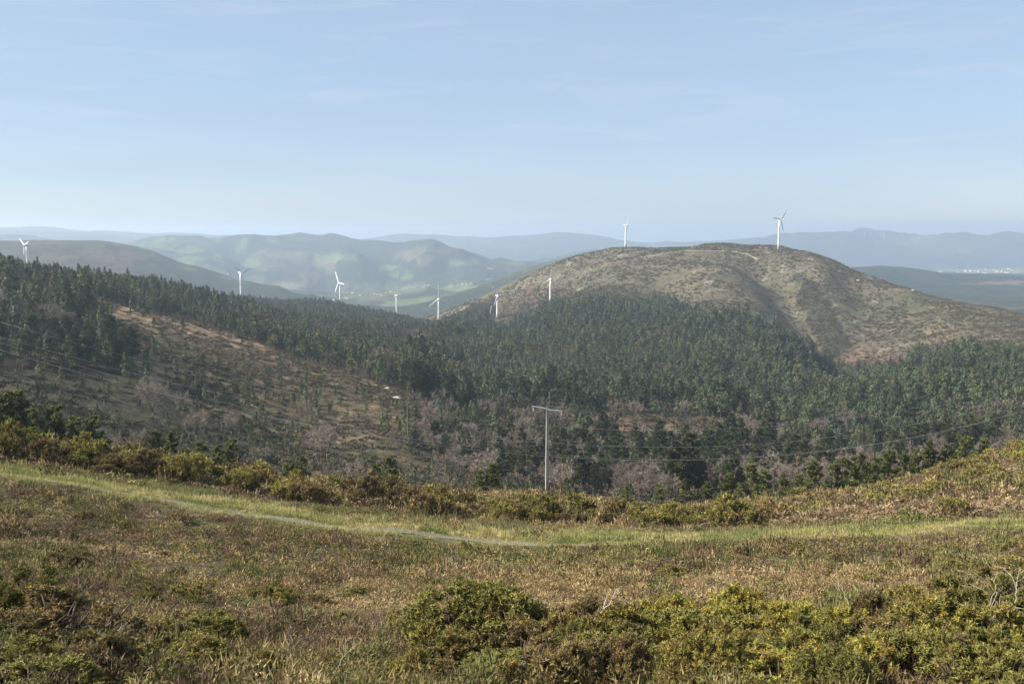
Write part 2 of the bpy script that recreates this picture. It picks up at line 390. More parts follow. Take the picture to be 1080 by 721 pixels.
def cover_colour(x, y, z):
    r = np.hypot(x, y)
    u, v, zc = proj(np.stack([x, y, z], -1))
    front = y > 0
    n1 = fbm(x / 7, y / 7, 11); n2 = fbm(x / 2.3, y / 2.3, 21); n3 = fbm(x / 60, y / 60, 31); n4 = fbm(x / 22, y / 22, 41)
    c = np.empty(x.shape + (3,)); c[:] = (.088, .074, .040)
    near = r < 230
    # heath around the viewpoint
    c = mixc(c, (.070, .052, .036), sstep(-.1, .7, n1))
    c = mixc(c, (.075, .085, .035), sstep(.1, .8, n4))
    c = mixc(c, (.17, .135, .075), sstep(.25, .9, n2) * .7)
    dt = seg_dist(x, y, TRACK_L)
    beyond = (r > 49 - 0) & near
    side = np.interp(u, [p[0] for p in TRACK], [p[2] for p in TRACK])
    off = r - side                                           # + beyond the track
    gw = np.interp(u, [0, 300, 600, 800, 1080], [8.5, 9, 11, 8, 6.5])
    g = sstep(-3.0, -.8, off + n2 * 1.0) * (1 - sstep(gw - 2.5, gw, off + n2 * 1.6)) * (near & front)
    c = mixc(c, (.165, .165, .060), g)
    c = mixc(c, (.25, .21, .105), g * sstep(.0, .7, n1))
    c = mixc(c, (.19, .165, .115), (1 - sstep(.4, 1.0, dt + .35 * n2)) * near * front * (u < 620))
    tan = sstep(8.5, 10, off) * (1 - sstep(15, 18, off)) * sstep(780, 860, u) * near * front
    c = mixc(c, (.30, .22, .13), tan * .9)
    c = mixc(c, (.34, .27, .14), sstep(12, 15, off) * (1 - sstep(24, 30, off)) * (sstep(60, 130, u) * (1 - sstep(330, 420, u))) * near * front * sstep(-.3, .3, n1))
    c = mixc(c, (.40, .32, .20), (sstep(1045, 1062, u) * sstep(66, 80, r) * (v > 470) * (v < 496)) * near * front)
    # middle distance
    mid = (r >= 130) & (r < 2100) & front
    h = np.empty_like(c); h[:] = (.112, .097, .064)
    h = mixc(h, (.092, .090, .052), sstep(-.1, .6, n3))
    h = mixc(h, (.165, .130, .085), sstep(.25, .9, fbm(x / 34, y / 16, 61)))
    h = mixc(h, (.25, .225, .185), sstep(.55, .9, fbm(x / 22, y / 8, 71)) * .6)
    k = kinds(x, y, z)
    h = mixc(h, (.080, .068, .040), (r < 620) * .8); h = mixc(h, (.048, .045, .030), (r < 430) * (u < 300) * .8)  # second mix paints the shade of the near left slope into its ground
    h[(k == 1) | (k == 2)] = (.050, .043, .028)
    s = k == 3
    cl = np.empty_like(h); cl[:] = (.10, .078, .048)
    cl = mixc(cl, (.075, .072, .036), sstep(0, .6, n4)); cl = mixc(cl, (.20, .15, .09), sstep(.2, .8, fbm(x / 9, y / 9, 81)))
    cl = mixc(cl, (.27, .19, .115), sstep(455, 500, r) * .75)
    h[s] = cl[s]
    s = (k == 4) | (k == 9)
    cl = np.empty_like(h); cl[:] = (.075, .066, .036); cl = mixc(cl, (.15, .10, .062), sstep(0, .7, n4))
    h[s] = cl[s]
    s = k == 5
    cl = np.empty_like(h); cl[:] = (.085, .062, .045); cl = mixc(cl, (.19, .115, .07), sstep(0, .6, n4))
    h[s] = cl[s]
    s = k == 10
    cl = np.empty_like(h); cl[:] = (.125, .085, .056); cl = mixc(cl, (.085, .072, .042), sstep(0, .5, n4)); h[s] = cl[s]
    h[k == 6] = (.11, .085, .055)
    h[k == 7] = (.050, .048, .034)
    s = k == 8
    h[s] = (.15, .105, .075)
    t = sstep(135, 215, r)
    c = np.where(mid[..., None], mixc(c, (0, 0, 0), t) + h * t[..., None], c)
    # far country: woods, pasture, felled slopes
    far = r >= 2100
    f = np.empty_like(c); f[:] = (.036, .046, .030)
    m1 = fbm(x / 420, y / 420, 101); m2 = fbm(x / 160, y / 160, 111); m3 = fbm(x / 1500, y / 1500, 121); m4 = fbm(x / 60, y / 60, 131)
    f = mixc(f, (.075, .070, .045), sstep(.15, .6, m1) * .7)
    f = mixc(f, (.19, .24, .085), sstep(.62, .75, m2 + .4 * m3) * (r > 3200) * .4 * ((u < 720) | (r > 7000)))
    def spot(cx, cy, rx, ry, col, r0, r1, soft=.12):
        nonlocal f
        d = np.hypot((u - cx) / rx, (v - cy) / ry) + .55 * m2 + .35 * m4
        f = mixc(f, col, (1 - sstep(1 - soft, 1 + soft, d)) * (r > r0) * (r < r1) * front * .38)
    brownhill = (r > 2100) & (r < 3500) & (u < 330)
    f = np.where(brownhill[..., None], mixc(np.broadcast_to(np.array((.085, .066, .042)), f.shape), (.052, .056, .034), sstep(-.1, .5, m1)), f)
    f = np.where((brownhill & (u > 140) & (v > 262))[..., None], np.array((.040, .048, .032)), f)
    spot(95, 270, 50, 6, (.15, .105, .07), 2500, 3600)
    for cx, cy, rx, ry, col in ((190, 289, 14, 6, (.28, .32, .10)), (165, 259, 22, 3, (.24, .30, .12)), (200, 264, 16, 3, (.30, .34, .15)), (230, 270, 7, 2, (.30, .36, .13)), (300, 268, 26, 4, (.20, .20, .09)),
                            (305, 301, 22, 4, (.34, .27, .20)), (328, 291, 8, 4, (.26, .19, .135)), (344, 279, 10, 5, (.26, .19, .135)), (352, 272, 18, 3, (.26, .30, .12)),
                            (428, 270, 10, 4, (.26, .175, .115)), (448, 273, 11, 5, (.28, .185, .12)), (444, 264, 22, 3, (.15, .12, .08)), (408, 283, 9, 3, (.28, .34, .12)), (385, 312, 30, 6, (.17, .18, .09)),
                            (480, 303, 18, 3, (.28, .32, .13)), (430, 306, 20, 3, (.18, .22, .10)), (240, 296, 34, 4, (.17, .20, .09)), (395, 302, 40, 3, (.16, .19, .09)),
                            (260, 254, 26, 2, (.24, .28, .14)), (490, 277, 12, 3, (.28, .30, .16))):
        spot(cx, cy, rx, ry, col, 3000, 9000)
    spot(1050, 285, 60, 4, (.42, .40, .34), 7000, 9500)
    spot(1055, 298, 30, 1.6, (.30, .20, .13), 3600, 4700)
    spot(1050, 325, 40, 2.5, (.20, .12, .08), 2200, 2800)
    c = np.where(far[..., None], f, c)
    return c


# ------------------------------------------------------------------ mesh helper
def new_obj(name, me, parent=None):
    o = bpy.data.objects.new(name, me)
    COL.objects.link(o)
    if parent is not None:
        o.parent = parent
    return o


def make_mesh(name, V, F, mats, tint=None, matidx=None, smooth=False):
    """V (n,3); F (m,3) or (m,4); tint (n,3) colour multiplier per vertex"""
    V = np.ascontiguousarray(V, np.float32); F = np.ascontiguousarray(F, np.int32)
    me = bpy.data.meshes.new(name)
    k = F.shape[1]
    me.vertices.add(len(V)); me.vertices.foreach_set('co', V.ravel())
    me.loops.add(F.size); me.loops.foreach_set('vertex_index', F.ravel())
    me.polygons.add(len(F)); me.polygons.foreach_set('loop_start', np.arange(0, F.size, k, dtype=np.int32))
    if matidx is not None:
        me.polygons.foreach_set('material_index', np.ascontiguousarray(matidx, np.int32))
    me.polygons.foreach_set('use_smooth', np.full(len(F), smooth))
    if tint is not None:
        a = me.attributes.new('tint', 'FLOAT_COLOR', 'POINT')
        a.data.foreach_set('color', np.concatenate([tint, np.ones((len(V), 1))], 1).astype(np.float32).ravel())
    for m in (mats if isinstance(mats, (list, tuple)) else [mats]):
        me.materials.append(m)
    me.update(calc_edges=True)
    return me


def material(name, colour=(1, 1, 1), rough=.85, tint=True, vary=0, noise=None, transl=0, spec=.2, metal=0, bump=None):
    """tint: multiply with the mesh's own colour attribute; vary: brightness spread between objects; noise: (scale, dark, light)"""
    m = bpy.data.materials.new(name)
    m.use_nodes = True
    nt = m.node_tree; N, L = nt.nodes, nt.links
    b = N['Principled BSDF']
    b.inputs['Roughness'].default_value = rough
    b.inputs['Specular IOR Level'].default_value = spec
    b.inputs['Metallic'].default_value = metal
    rgb = N.new('ShaderNodeRGB'); rgb.outputs[0].default_value = (*colour, 1)
    cur = rgb.outputs[0]

    def mul(a, bsock):
        x = N.new('ShaderNodeMix'); x.data_type = 'RGBA'; x.blend_type = 'MULTIPLY'; x.inputs[0].default_value = 1
        L.new(a, x.inputs[6]); L.new(bsock, x.inputs[7])
        return x.outputs[2]
    if tint:
        at_ = N.new('ShaderNodeAttribute'); at_.attribute_name = 'tint'
        cur = mul(cur, at_.outputs['Color'])
    if vary:
        oi = N.new('ShaderNodeObjectInfo')
        mr = N.new('ShaderNodeMapRange'); mr.inputs[3].default_value = 1 - vary; mr.inputs[4].default_value = 1 + vary
        L.new(oi.outputs['Random'], mr.inputs[0])
        cur = mul(cur, mr.outputs[0])
    if noise:
        g = N.new('ShaderNodeNewGeometry')
        t = N.new('ShaderNodeTexNoise'); t.inputs['Scale'].default_value = noise[0]; t.inputs['Detail'].default_value = 6
        t.inputs['Roughness'].default_value = .65
        L.new(g.outputs['Position'], t.inputs['Vector'])
        mr = N.new('ShaderNodeMapRange'); mr.inputs[1].default_value = .3; mr.inputs[2].default_value = .7
        mr.inputs[3].default_value = noise[1]; mr.inputs[4].default_value = noise[2]
        L.new(t.outputs[0], mr.inputs[0])
        cur = mul(cur, mr.outputs[0])
        if bump:
            bp = N.new('ShaderNodeBump'); bp.inputs['Strength'].default_value = 1; bp.inputs['Distance'].default_value = bump
            L.new(t.outputs[0], bp.inputs['Height']); L.new(bp.outputs[0], b.inputs['Normal'])
    L.new(cur, b.inputs['Base Color'])
    if transl:
        tr = N.new('ShaderNodeBsdfTranslucent'); L.new(cur, tr.inputs['Color'])
        mx = N.new('ShaderNodeMixShader'); mx.inputs[0].default_value = transl
        L.new(b.outputs[0], mx.inputs[1]); L.new(tr.outputs[0], mx.inputs[2])
        L.new(mx.outputs[0], N['Material Output'].inputs['Surface'])
    return m


M = dict(
    near=material('heath soil', (1, 1, 1), .95, noise=(9, .55, 1.35), bump=.05, spec=.05),
    mid=material('hill ground', (1, 1, 1), .95, noise=(.16, .6, 1.4), bump=2.2, spec=.05),
    far=material('far country', (1, 1, 1), .95, noise=(.035, .6, 1.4), bump=9, spec=.03),
    mount=material('far mountain ground', (1, 1, 1), .95, noise=(.008, .6, 1.4), bump=20, spec=.03),
    needle=material('pine needles', (.076, .090, .044), .7, vary=.22, transl=.2),
    young=material('young pine needles', (.15, .165, .06), .7, vary=.25, transl=.4),
    bark=material('bark', (.085, .065, .05), .9, vary=.2),
    greybark=material('grey bark', (.17, .145, .125), .9, vary=.2),
    twig=material('bare twigs', (.205, .168, .138), .9, vary=.35),
    gorse=material('gorse shoots', (.205, .188, .058), .7, vary=.26, transl=.25),
    darkgorse=material('dark gorse shoots', (.165, .160, .050), .7, vary=.25, transl=.2),
    brightgorse=material('yellow-green gorse shoots', (.285, .268, .070), .7, vary=.15, transl=.3),
    oldgorse=material('old gorse shoots', (.165, .132, .060), .75, vary=.3, transl=.2),
    flower=material('gorse flowers', (.62, .42, .03), .7, transl=.3),
    stem=material('gorse stems', (.11, .085, .06), .9),
    heath=material('heather', (1, 1, 1), .85, transl=.2),
    grass=material('grass blades', (1, 1, 1), .8, transl=.3),
    dead=material('dead wood', (.42, .37, .30), .85, tint=False, noise=(14, .7, 1.15)),
    white=material('white painted steel', (.72, .72, .70), .45, tint=False, spec=.4),
    concrete=material('weathered concrete', (.44, .42, .37), .9, tint=False, noise=(6, .75, 1.15)),
    greywood=material('weathered grey timber', (.15, .135, .115), .9, tint=False, noise=(3, .7, 1.2)),
    shadowgap=material('recess shade tone', (.10, .095, .085), .95, tint=False),  # unused dark tone standing in for the shade inside recesses
    steel=material('galvanised steel', (.55, .56, .56), .5, tint=False, metal=.4, noise=(9, .8, 1.1)),
    glass=material('brown glass', (.62, .62, .58), .3, tint=False, spec=.6),
    wire=material('aluminium cable', (.42, .41, .39), .6, tint=False, metal=.2),
    rock=material('pale granite', (.40, .375, .33), .9, tint=False, noise=(.9, .6, 1.2), bump=.15),
    track=material('gravel track', (.185, .168, .135), .95, tint=False, noise=(5, .7, 1.25), bump=.04),
    hilltrack=material('sandy hill track', (.33, .275, .195), .95, tint=False, noise=(.4, .75, 1.2), bump=.2),
    wall=material('limewashed wall', (.78, .76, .70), .8, tint=False, noise=(.6, .85, 1.05)),
    roof=material('clay roof tiles', (.36, .15, .09), .85, tint=False, noise=(.8, .75, 1.15)),
)


def tag(o, label=None, cat=None, group=None, kind=None):
    if label: o['label'] = label
    if cat: o['category'] = cat
    if group: o['group'] = group
    if kind: o['kind'] = kind
    return o


def empty(name, loc, rz=0, s=1):
    o = bpy.data.objects.new(name, None)
    COL.objects.link(o)
    o.empty_display_size = .2
    o.location = [float(q) for q in loc]; o.rotation_euler.z = float(rz); o.scale = (s, s, s)
    return o


def copy_tree(o, parent=None):
    c = o.copy(); COL.objects.link(c)
    if parent is not None: c.parent = parent
    for ch in list(o.children):
        if ch.name != c.name: copy_tree(ch, c)
    return c


# ------------------------------------------------------------------ land as one continuous sheet, cut into near / hills / far
COVER = cover_colour(X, Y, Z)


def sheet(name, j0, j1, mat, label=None):
    na, m = len(AZ), j1 - j0 + 1
    V = np.stack([X[:, j0:j1 + 1], Y[:, j0:j1 + 1], Z[:, j0:j1 + 1]], -1).reshape(-1, 3)
    T = COVER[:, j0:j1 + 1].reshape(-1, 3)
    i, j = np.meshgrid(np.arange(na - 1), np.arange(m - 1), indexing='ij')
    a = (i * m + j).ravel()
    F = np.stack([a, a + 1, a + m + 1, a + m], 1)
    F = F[:, ::-1]
    if j0 == 0:
        pass
    me = make_mesh(name, V, F[:, ::-1], mat, tint=T, smooth=True)
    o = new_obj(name, me)
    o['kind'] = 'structure'
    return o


jn = int((math.log(160) - LR[0]) / .0122); jm = int((math.log(2150) - LR[0]) / .0122); jf = int((math.log(9000) - LR[0]) / .0122)
sheet('ground', 0, jn, M['near'])
sheet('hills', jn, jm, M['mid'])
sheet('distant_hills', jm, jf, M['far'])
sheet('mountains', jf, len(LR) - 1, M['mount'])


def ribbon(name, L, width, mat, lift, step, wob=.2):
    """a path draped over the land"""
    L = np.array(L)
    d = np.concatenate([[0], np.cumsum(np.hypot(*np.diff(L, axis=0).T))])
    s = np.arange(0, d[-1], step)
    P = np.stack([np.interp(s, d, L[:, 0]), np.interp(s, d, L[:, 1])], 1)
    for _ in range(6): P[1:-1] = .25 * P[:-2] + .5 * P[1:-1] + .25 * P[2:]
    t = np.gradient(P, axis=0); t /= np.hypot(t[:, 0], t[:, 1])[:, None]
    nrm = np.stack([-t[:, 1], t[:, 0]], 1)
    cols = np.linspace(-.5, .5, 5)
    wv = width * (1 + wob * fbm(s / (width * 2), s * 0, 5))
    V = P[:, None] + nrm[:, None] * (cols[None, :, None] * wv[:, None, None])
    z = height(V[..., 0], V[..., 1]) + lift
    V = np.concatenate([V, z[..., None]], -1).reshape(-1, 3)
    i, j = np.meshgrid(np.arange(len(s) - 1), np.arange(4), indexing='ij')
    a = (i * 5 + j).ravel()
    o = new_obj(name, make_mesh(name, V, np.stack([a, a + 1, a + 6, a + 5], 1), mat, smooth=True))
    o['kind'] = 'structure'
    return o


ribbon('track', ground_line([p for p in TRACK if p[0] < 610] + [(622, 574.3, 50.2)]), 1.5, M['track'], .03, .25)
ribbon('hill_track', ground_line([(672, 271, 1490), (700, 268.5, 1490), (722, 267.5, 1490), (745, 267, 1490), (775, 268.5, 1490), (800, 272, 1450)]), 4.5, M['hilltrack'], .5, 6)
ribbon('hill_track', ground_line([(838, 285, 1370), (850, 284, 1370), (880, 288, 1340)]), 1.6, M['hilltrack'], .5, 6)


# ------------------------------------------------------------------ plant building
def unit(v):
    return v / (np.linalg.norm(v, axis=-1, keepdims=True) + 1e-9)


def blades(P, D, length, width, rg, bend=.0, side=None):
    """thin triangles rising from P along D"""
    n = len(P)
    D = unit(D)
    side = unit(np.cross(D, unit(rg.normal(size=(n, 3))))) if side is None else unit(side)
    length = np.broadcast_to(length, n)[:, None]; width = np.broadcast_to(width, n)[:, None]
    tip = P + D * length
    if bend: tip = tip + rg.normal(size=(n, 3)) * length * bend
    V = np.stack([P - side * width * .5, P + side * width * .5, tip], 1).reshape(-1, 3)
    F = np.arange(3 * n).reshape(-1, 3)
    return V, F


def tube(points, radii, sides=5):
    P = np.array(points, float); r = np.array(radii, float)
    t = unit(np.gradient(P, axis=0))
    ref = np.where(np.abs(t[:, 2:]) > .9, np.array([[1., 0, 0]]), np.array([[0, 0, 1.]]))
    a = unit(np.cross(t, ref)); b = np.cross(t, a)
    ang = np.linspace(0, 2 * pi, sides, endpoint=False)
    V = P[:, None] + r[:, None, None] * (a[:, None] * np.cos(ang)[None, :, None] + b[:, None] * np.sin(ang)[None, :, None])
    V = V.reshape(-1, 3)
    F = []
    for i in range(len(P) - 1):
        for k in range(sides):
            q = [i * sides + k, i * sides + (k + 1) % sides, (i + 1) * sides + (k + 1) % sides, (i + 1) * sides + k]
            F.append((q[0], q[1], q[2])); F.append((q[0], q[2], q[3]))
    e = (len(P) - 1) * sides
    for k in range(1, sides - 1): F.append((e, e + k, e + k + 1)); F.append((0, k + 1, k))
    return V, np.array(F)


class Bag:
    def __init__(s): s.V, s.F, s.T, s.I, s.n = [], [], [], [], 0
    def add(s, VF, tint=(1, 1, 1), mi=0):
        V, F = VF
        s.V.append(np.asarray(V, np.float32)); s.F.append(np.asarray(F, np.int64) + s.n)
        t = np.asarray(tint, float)
        s.T.append(np.broadcast_to(t, (len(V), 3)) if t.ndim == 1 else t)
        s.I.append(np.full(len(F), mi)); s.n += len(V)
        return s
    def arrays(s): return np.concatenate(s.V), np.concatenate(s.F), np.concatenate(s.T), np.concatenate(s.I)
    def mesh(s, name, mats, smooth=False):
        V, F, T, I = s.arrays()
        return make_mesh(name, V, F, mats, T, I, smooth)


def scatter_merge(protos, pos, rz, sc, which, tint=None, lean=None):
    """many copies merged in one set of arrays; protos = list of (V,F,T,I)"""
    b = Bag()
    for k, (V, F, T, I) in enumerate(protos):
        s = np.where(which == k)[0]
        if not len(s): continue
        m, nv = len(s), len(V)
        c, sn = np.cos(rz[s])[:, None], np.sin(rz[s])[:, None]
        scl = sc[s]
        if scl.ndim == 1: scl = np.stack([scl, scl], 1)
        x = (V[None, :, 0] * c - V[None, :, 1] * sn) * scl[:, :1]
        y = (V[None, :, 0] * sn + V[None, :, 1] * c) * scl[:, :1]
        z = V[None, :, 2] * scl[:, 1:]
        W_ = np.stack([x + pos[s, 0, None], y + pos[s, 1, None], z + pos[s, 2, None]], -1).reshape(-1, 3)
        FF = (F[None] + (np.arange(m) * nv)[:, None, None]).reshape(-1, 3)
        TT = np.repeat(T[None], m, 0)
        if tint is not None: TT = TT * tint[s][:, None]
        b.V.append(W_.astype(np.float32)); b.F.append(FF + b.n); b.T.append(TT.reshape(-1, 3)); b.I.append(np.tile(I, m)); b.n += len(W_)
    return b


# pines: height 1 unit = 1 m, built 12 m tall
def pine(seed, hi=True, H=12., young=False):
    rg = np.random.default_rng(seed)
    tr, cr = Bag(), Bag()
    lean = rg.normal(size=2) * .02 * H
    zs = np.linspace(0, H * .97, 6)
    px = lean[0] * (zs / H) ** 2; py = lean[1] * (zs / H) ** 2
    tr.add(tube(np.stack([px, py, zs], 1), np.linspace(.19, .03, 6) * H / 12, 6 if hi else 3))
    h0 = .08 if young else rg.uniform(.22, .38)
    nb = ((40 if young else 58) if hi else 24)
    cone = rg.uniform(.38, .9)
    for i in range(nb):
        t = h0 + (1 - h0) * ((i + rg.uniform(0, 1)) / nb)
        q = (t - h0) / (1 - h0)
        Rm = H * (.225 if not young else .27) * (min(1, .45 + q * 3.5) * (1 - q) ** cone + .05) * rg.uniform(.55, 1.25)
        az = rg.uniform(0, 2 * pi)
        up = rg.uniform(-.05, .45) + .5 * q
        d = np.array([cos(az), sin(az), up])
        base = np.array([np.interp(t * H, zs, px), np.interp(t * H, zs, py), t * H])
        if hi:
            tr.add(tube([base, base + d * Rm * .8], [.035, .012], 3))
            m = int(11 + 8 * Rm)
            s = rg.uniform(.25, 1.0, m) ** .7
            P = base + d * Rm * s[:, None] + rg.normal(size=(m, 3)) * Rm * .14 * np.array([1, 1, .7])
            reps = 4
            Pq = np.repeat(P, reps, 0)
            Dq = d * .8 + rg.normal(size=(m * reps, 3)) * .55 + np.array([0, 0, .55])
            VF = blades(Pq, Dq, rg.uniform(.35, .75, m * reps) * (H / 12) ** .5, rg.uniform(.16, .32, m * reps), rg)
            tv = np.repeat(rg.uniform(.75, 1.3, (m * reps, 1)), 3, 0)
        else:
            m = 9
            rad = np.array([cos(az), sin(az), 0]); tan_ = np.array([-sin(az), cos(az), 0])
            P = base + rad * Rm * rg.uniform(.45, 1.0, (m, 1)) + tan_ * Rm * rg.normal(size=(m, 1)) * .38 + np.array([0, 0, 1]) * rg.normal(size=(m, 1)) * .5
            Dq = rad * rg.uniform(.3, .9, (m, 1)) + np.array([0, 0, -1.]) * rg.uniform(.3, 1.0, (m, 1)) + rg.normal(size=(m, 3)) * .22
            up_ = rg.uniform(size=m) < .3
            Dq[up_] = Dq[up_] * (.4, .4, -1.3)
            VF = blades(P - unit(Dq) * .5, Dq, rg.uniform(.65, 1.25, m), rg.uniform(.45, .9, m), rg, side=tan_ + rg.normal(size=(m, 3)) * .3)
            tv = np.repeat(rg.uniform(.75, 1.3, (m, 1)), 3, 0)
        cr.add(VF, tv * np.array([1, 1, 1]))
    return tr, cr


def join(tr, cr):
    a, b = tr.arrays(), cr.arrays()
    return (np.concatenate([a[0], b[0]]), np.concatenate([a[1], b[1] + len(a[0])]), np.concatenate([a[2], b[2]]), np.concatenate([a[3], b[3] + 1]))


def bare_tree(seed, hi=True, H=9.):
    rg = np.random.default_rng(seed)
    tr, cr = Bag(), Bag()
    fork = H * rg.uniform(.12, .25)
    tr.add(tube([(0, 0, 0), (rg.normal() * .1, rg.normal() * .1, fork)], [.17, .13], 5 if hi else 3))
    nl = 7 if hi else 4
    tips = []
    for i in range(nl):
        az = 2 * pi * (i + rg.uniform(0, .8)) / nl
        sp = rg.uniform(.18, .48)
        a = np.array([0, 0, fork])
        m_ = np.array([cos(az) * sp * H * .45, sin(az) * sp * H * .45, fork + H * rg.uniform(.25, .35)])
        e = np.array([cos(az) * sp * H * .75, sin(az) * sp * H * .75, H * rg.uniform(.72, .95)])
        tr.add(tube([a, m_, e], [.09, .06, .02], 4 if hi else 3))
        for k in range(9 if hi else 4):
            s = rg.uniform(.25, 1)
            p = m_ + (e - m_) * s if s > .3 else a + (m_ - a) * .8
            q = p + unit(rg.normal(size=3) + np.array([cos(az), sin(az), .6])) * H * rg.uniform(.1, .22)
            if hi: tr.add(tube([p, q], [.03, .01], 3))
            tips.append((p, q))
    tips = np.array(tips)
    per = 44 if hi else 9
    P = np.repeat(tips, per, 0)
    s = rg.uniform(.2, 1, (len(P), 1))
    base = P[:, 0] + (P[:, 1] - P[:, 0]) * s
    D = unit(P[:, 1] - P[:, 0]) * .8 + rg.normal(size=(len(P), 3)) * .75 + np.array([0, 0, .35])
    w_ = .06 if hi else .20
    cr.add(blades(base, D, rg.uniform(.5, 1.15, len(P)) * H / 9, rg.uniform(.7, 1.3, len(P)) * w_, rg, .1), np.repeat(rg.uniform(.8, 1.25, (len(P), 1)), 3, 0) * np.ones(3))
    return tr, cr


def gorse(seed, detail, rx=.9, hz=1.1, flower=.03, open_=.15):
    """lumpy mass of spiny shoots on a few woody stems; detail 0..2"""
    rg = np.random.default_rng(seed)
    fo, st, fl = Bag(), Bag(), Bag()
    nl = (15, 12, 8)[2 - detail] if detail else 6
    lob = []
    for i in range(nl):
        az = rg.uniform(0, 2 * pi); q = rg.uniform(0, .78) ** .6
        c = np.array([cos(az) * rx * q, sin(az) * rx * q, hz * (rg.uniform(.35, .72) * (1 - .45 * q * q))])
        lob.append((c, rg.uniform(.24, .42) * min(rx, hz * 1.1)))
    shoots = (260, 900, 2600)[detail]
    LC = np.array([l[0] for l in lob]); LRd = np.array([l[1] for l in lob])
    per = (4, 6, 8)[detail]
    nc = shoots * 3 // per
    pick = rg.choice(nl, nc, p=LRd ** 2 / (LRd ** 2).sum())
    dn = unit(rg.normal(size=(nc, 3)) + np.array([0, 0, .45]))
    P = LC[pick] + dn * LRd[pick][:, None] * rg.uniform(.80, 1.08, (nc, 1))
    inside = (np.linalg.norm(P[:, None] - LC[None], axis=2) < LRd[None] * .8).any(1)
    hole = vnoise(P[:, 0] * 4.5 + P[:, 2] * 3, P[:, 1] * 4.5 - P[:, 2] * 4, seed) < .02
    ok_ = (~inside) & (P[:, 2] > .03) & (~hole)
    P, dn = np.repeat(P[ok_], per, 0), np.repeat(dn[ok_], per, 0)
    P = P + rg.normal(size=P.shape) * .030 * (1.9, 1.3, 1)[detail]
    keep = np.ones(len(P), bool)
    P, dn = P[keep][:shoots], dn[keep][:shoots]
    ns = len(P)
    L_ = rg.uniform(.05, .13, ns) * (1.0, 1.0, 1.0)[detail] * (hz / 1.1) ** .4 * (1.7, 1.15, 1)[detail]
    D = unit(dn * .8 + np.array([0, 0, .8]) + rg.normal(size=(ns, 3)) * .35)
    k = (5, 9, 15)[detail]
    t = rg.uniform(0, 1, (ns, k, 1))
    base = (P[:, None] + D[:, None] * L_[:, None, None] * t).reshape(-1, 3)
    dd = (D[:, None] * .8 + rg.normal(size=(ns, k, 3)) * .75).reshape(-1, 3)
    wl = (.09, .05, .034)[detail]; ww = (.06, .030, .0165)[detail]
    s_t = rg.uniform(.7, 1.3, (ns, 1, 1)) * np.ones((ns, k, 1)) * (.75 + .5 * t)
    hue = rg.uniform(0, 1, (ns, 1, 1)) ** 2
    brown = (vnoise(P[:, 0] * 2.6 + 5, P[:, 1] * 2.6 + P[:, 2] * 2, seed + 5) > .5).astype(float)[:, None, None] * .75
    col = s_t * (np.array([1, 1, 1]) * (1 - hue * .5) + np.array([1.75, 1.5, 1.0]) * hue * .5)
    col = col * (1 - brown) + s_t * np.array([1.05, .82, .95]) * brown
    tv = np.repeat(col.reshape(-1, 3), 3, 0)
    fo.add(blades(base, dd, rg.uniform(.7, 1.4, len(base)) * wl * 1.6, ww * rg.uniform(.8, 1.5, len(base)), rg), tv)
    # woody stems
    for i in range(nl if detail else 4):
        c, r_ = lob[i]
        a = np.array([rg.normal() * .12 * rx, rg.normal() * .12 * rx, -.05])
        m_ = (a + c) / 2 + rg.normal(size=3) * .12 * rx
        st.add(tube([a, m_, c, c + unit(c - m_ + np.array([0, 0, .2])) * r_ * .9], np.array([.022, .018, .012, .005]) * (1.4 if detail else 1), 5 if detail else 3))
        if detail:
            for q in range(5):
                e = c + unit(rg.normal(size=3) + np.array([0, 0, .3])) * r_ * 1.02
                st.add(tube([m_ + (c - m_) * rg.uniform(.2, 1), (c + e) / 2 + rg.normal(size=3) * .04, e], [.011, .008, .004], 3))
    if flower > 0:
        tipm = rg.uniform(0, 1, ns) < flower * (1 + 3 * sstep(.2, .8, vnoise(P[:, 0] * 2, P[:, 1] * 2, seed + 9)))
        tipm &= dn[:, 2] > -.1
        if tipm.sum() < 3: tipm[:3] = True
        T = (P + D * L_[:, None] * .85)[tipm]
        q = (3, 4, 5)[detail]
        Pq = np.repeat(T, q, 0) + rg.normal(size=(len(T) * q, 3)) * .02
        fl.add(blades(Pq, rg.normal(size=(len(Pq), 3)), (.07, .04, .026)[detail], (.06, .03, .02)[detail], rg), np.repeat(rg.uniform(.7, 1.2, (len(Pq), 1)), 3, 0) * np.ones(3))
    return fo, st, fl


# ------------------------------------------------------------------ forests
def polar_points(az0, az1, r0, r1, density, rg):
    area = (az1 - az0) * (r1 * r1 - r0 * r0) / 2
    m = int(area * density)
    a = rg.uniform(az0, az1, m)
    r = np.sqrt(rg.uniform(r0 * r0, r1 * r1, m))
    return np.sin(a) * r, np.cos(a) * r


px, py = polar_points(R(-40), R(40), 215, 1700, 1 / 15., rng)
pz = height(px, py)
kk = kinds(px, py, pz)
u_, v_, _ = proj(np.stack([px, py, pz], -1))
r_ = np.hypot(px, py)
nz = fbm(px / 40, py / 40, 201)
dens = np.zeros(len(px))
stand = fbm(px / 75, py / 75, 205)
dens[kk == 1] = .60
dens[kk == 2] = .60
dens *= .35 + .65 * sstep(-.75, -.25, nz)
dens[kk == 3] = np.where((nz[kk == 3] > .05) & (r_[kk == 3] < 430), .13, .015)
dens[kk == 4] = .48
dens[kk == 5] = np.where(nz[kk == 5] > -.15, .34, .10)
dens[kk == 10] = .05
dens[kk == 6] = np.where(nz[kk == 6] > 0, .14, .02)
dens[kk == 7] = .12
dens[kk == 0] = np.where((r_[kk == 0] < 560), np.where(px[kk == 0] < -.2 * py[kk == 0], .20, .10), .0012)
dens[kk == 9] = .0
dens[(kk == 1) & (r_ < 330) & (u_ > -50)] *= .5
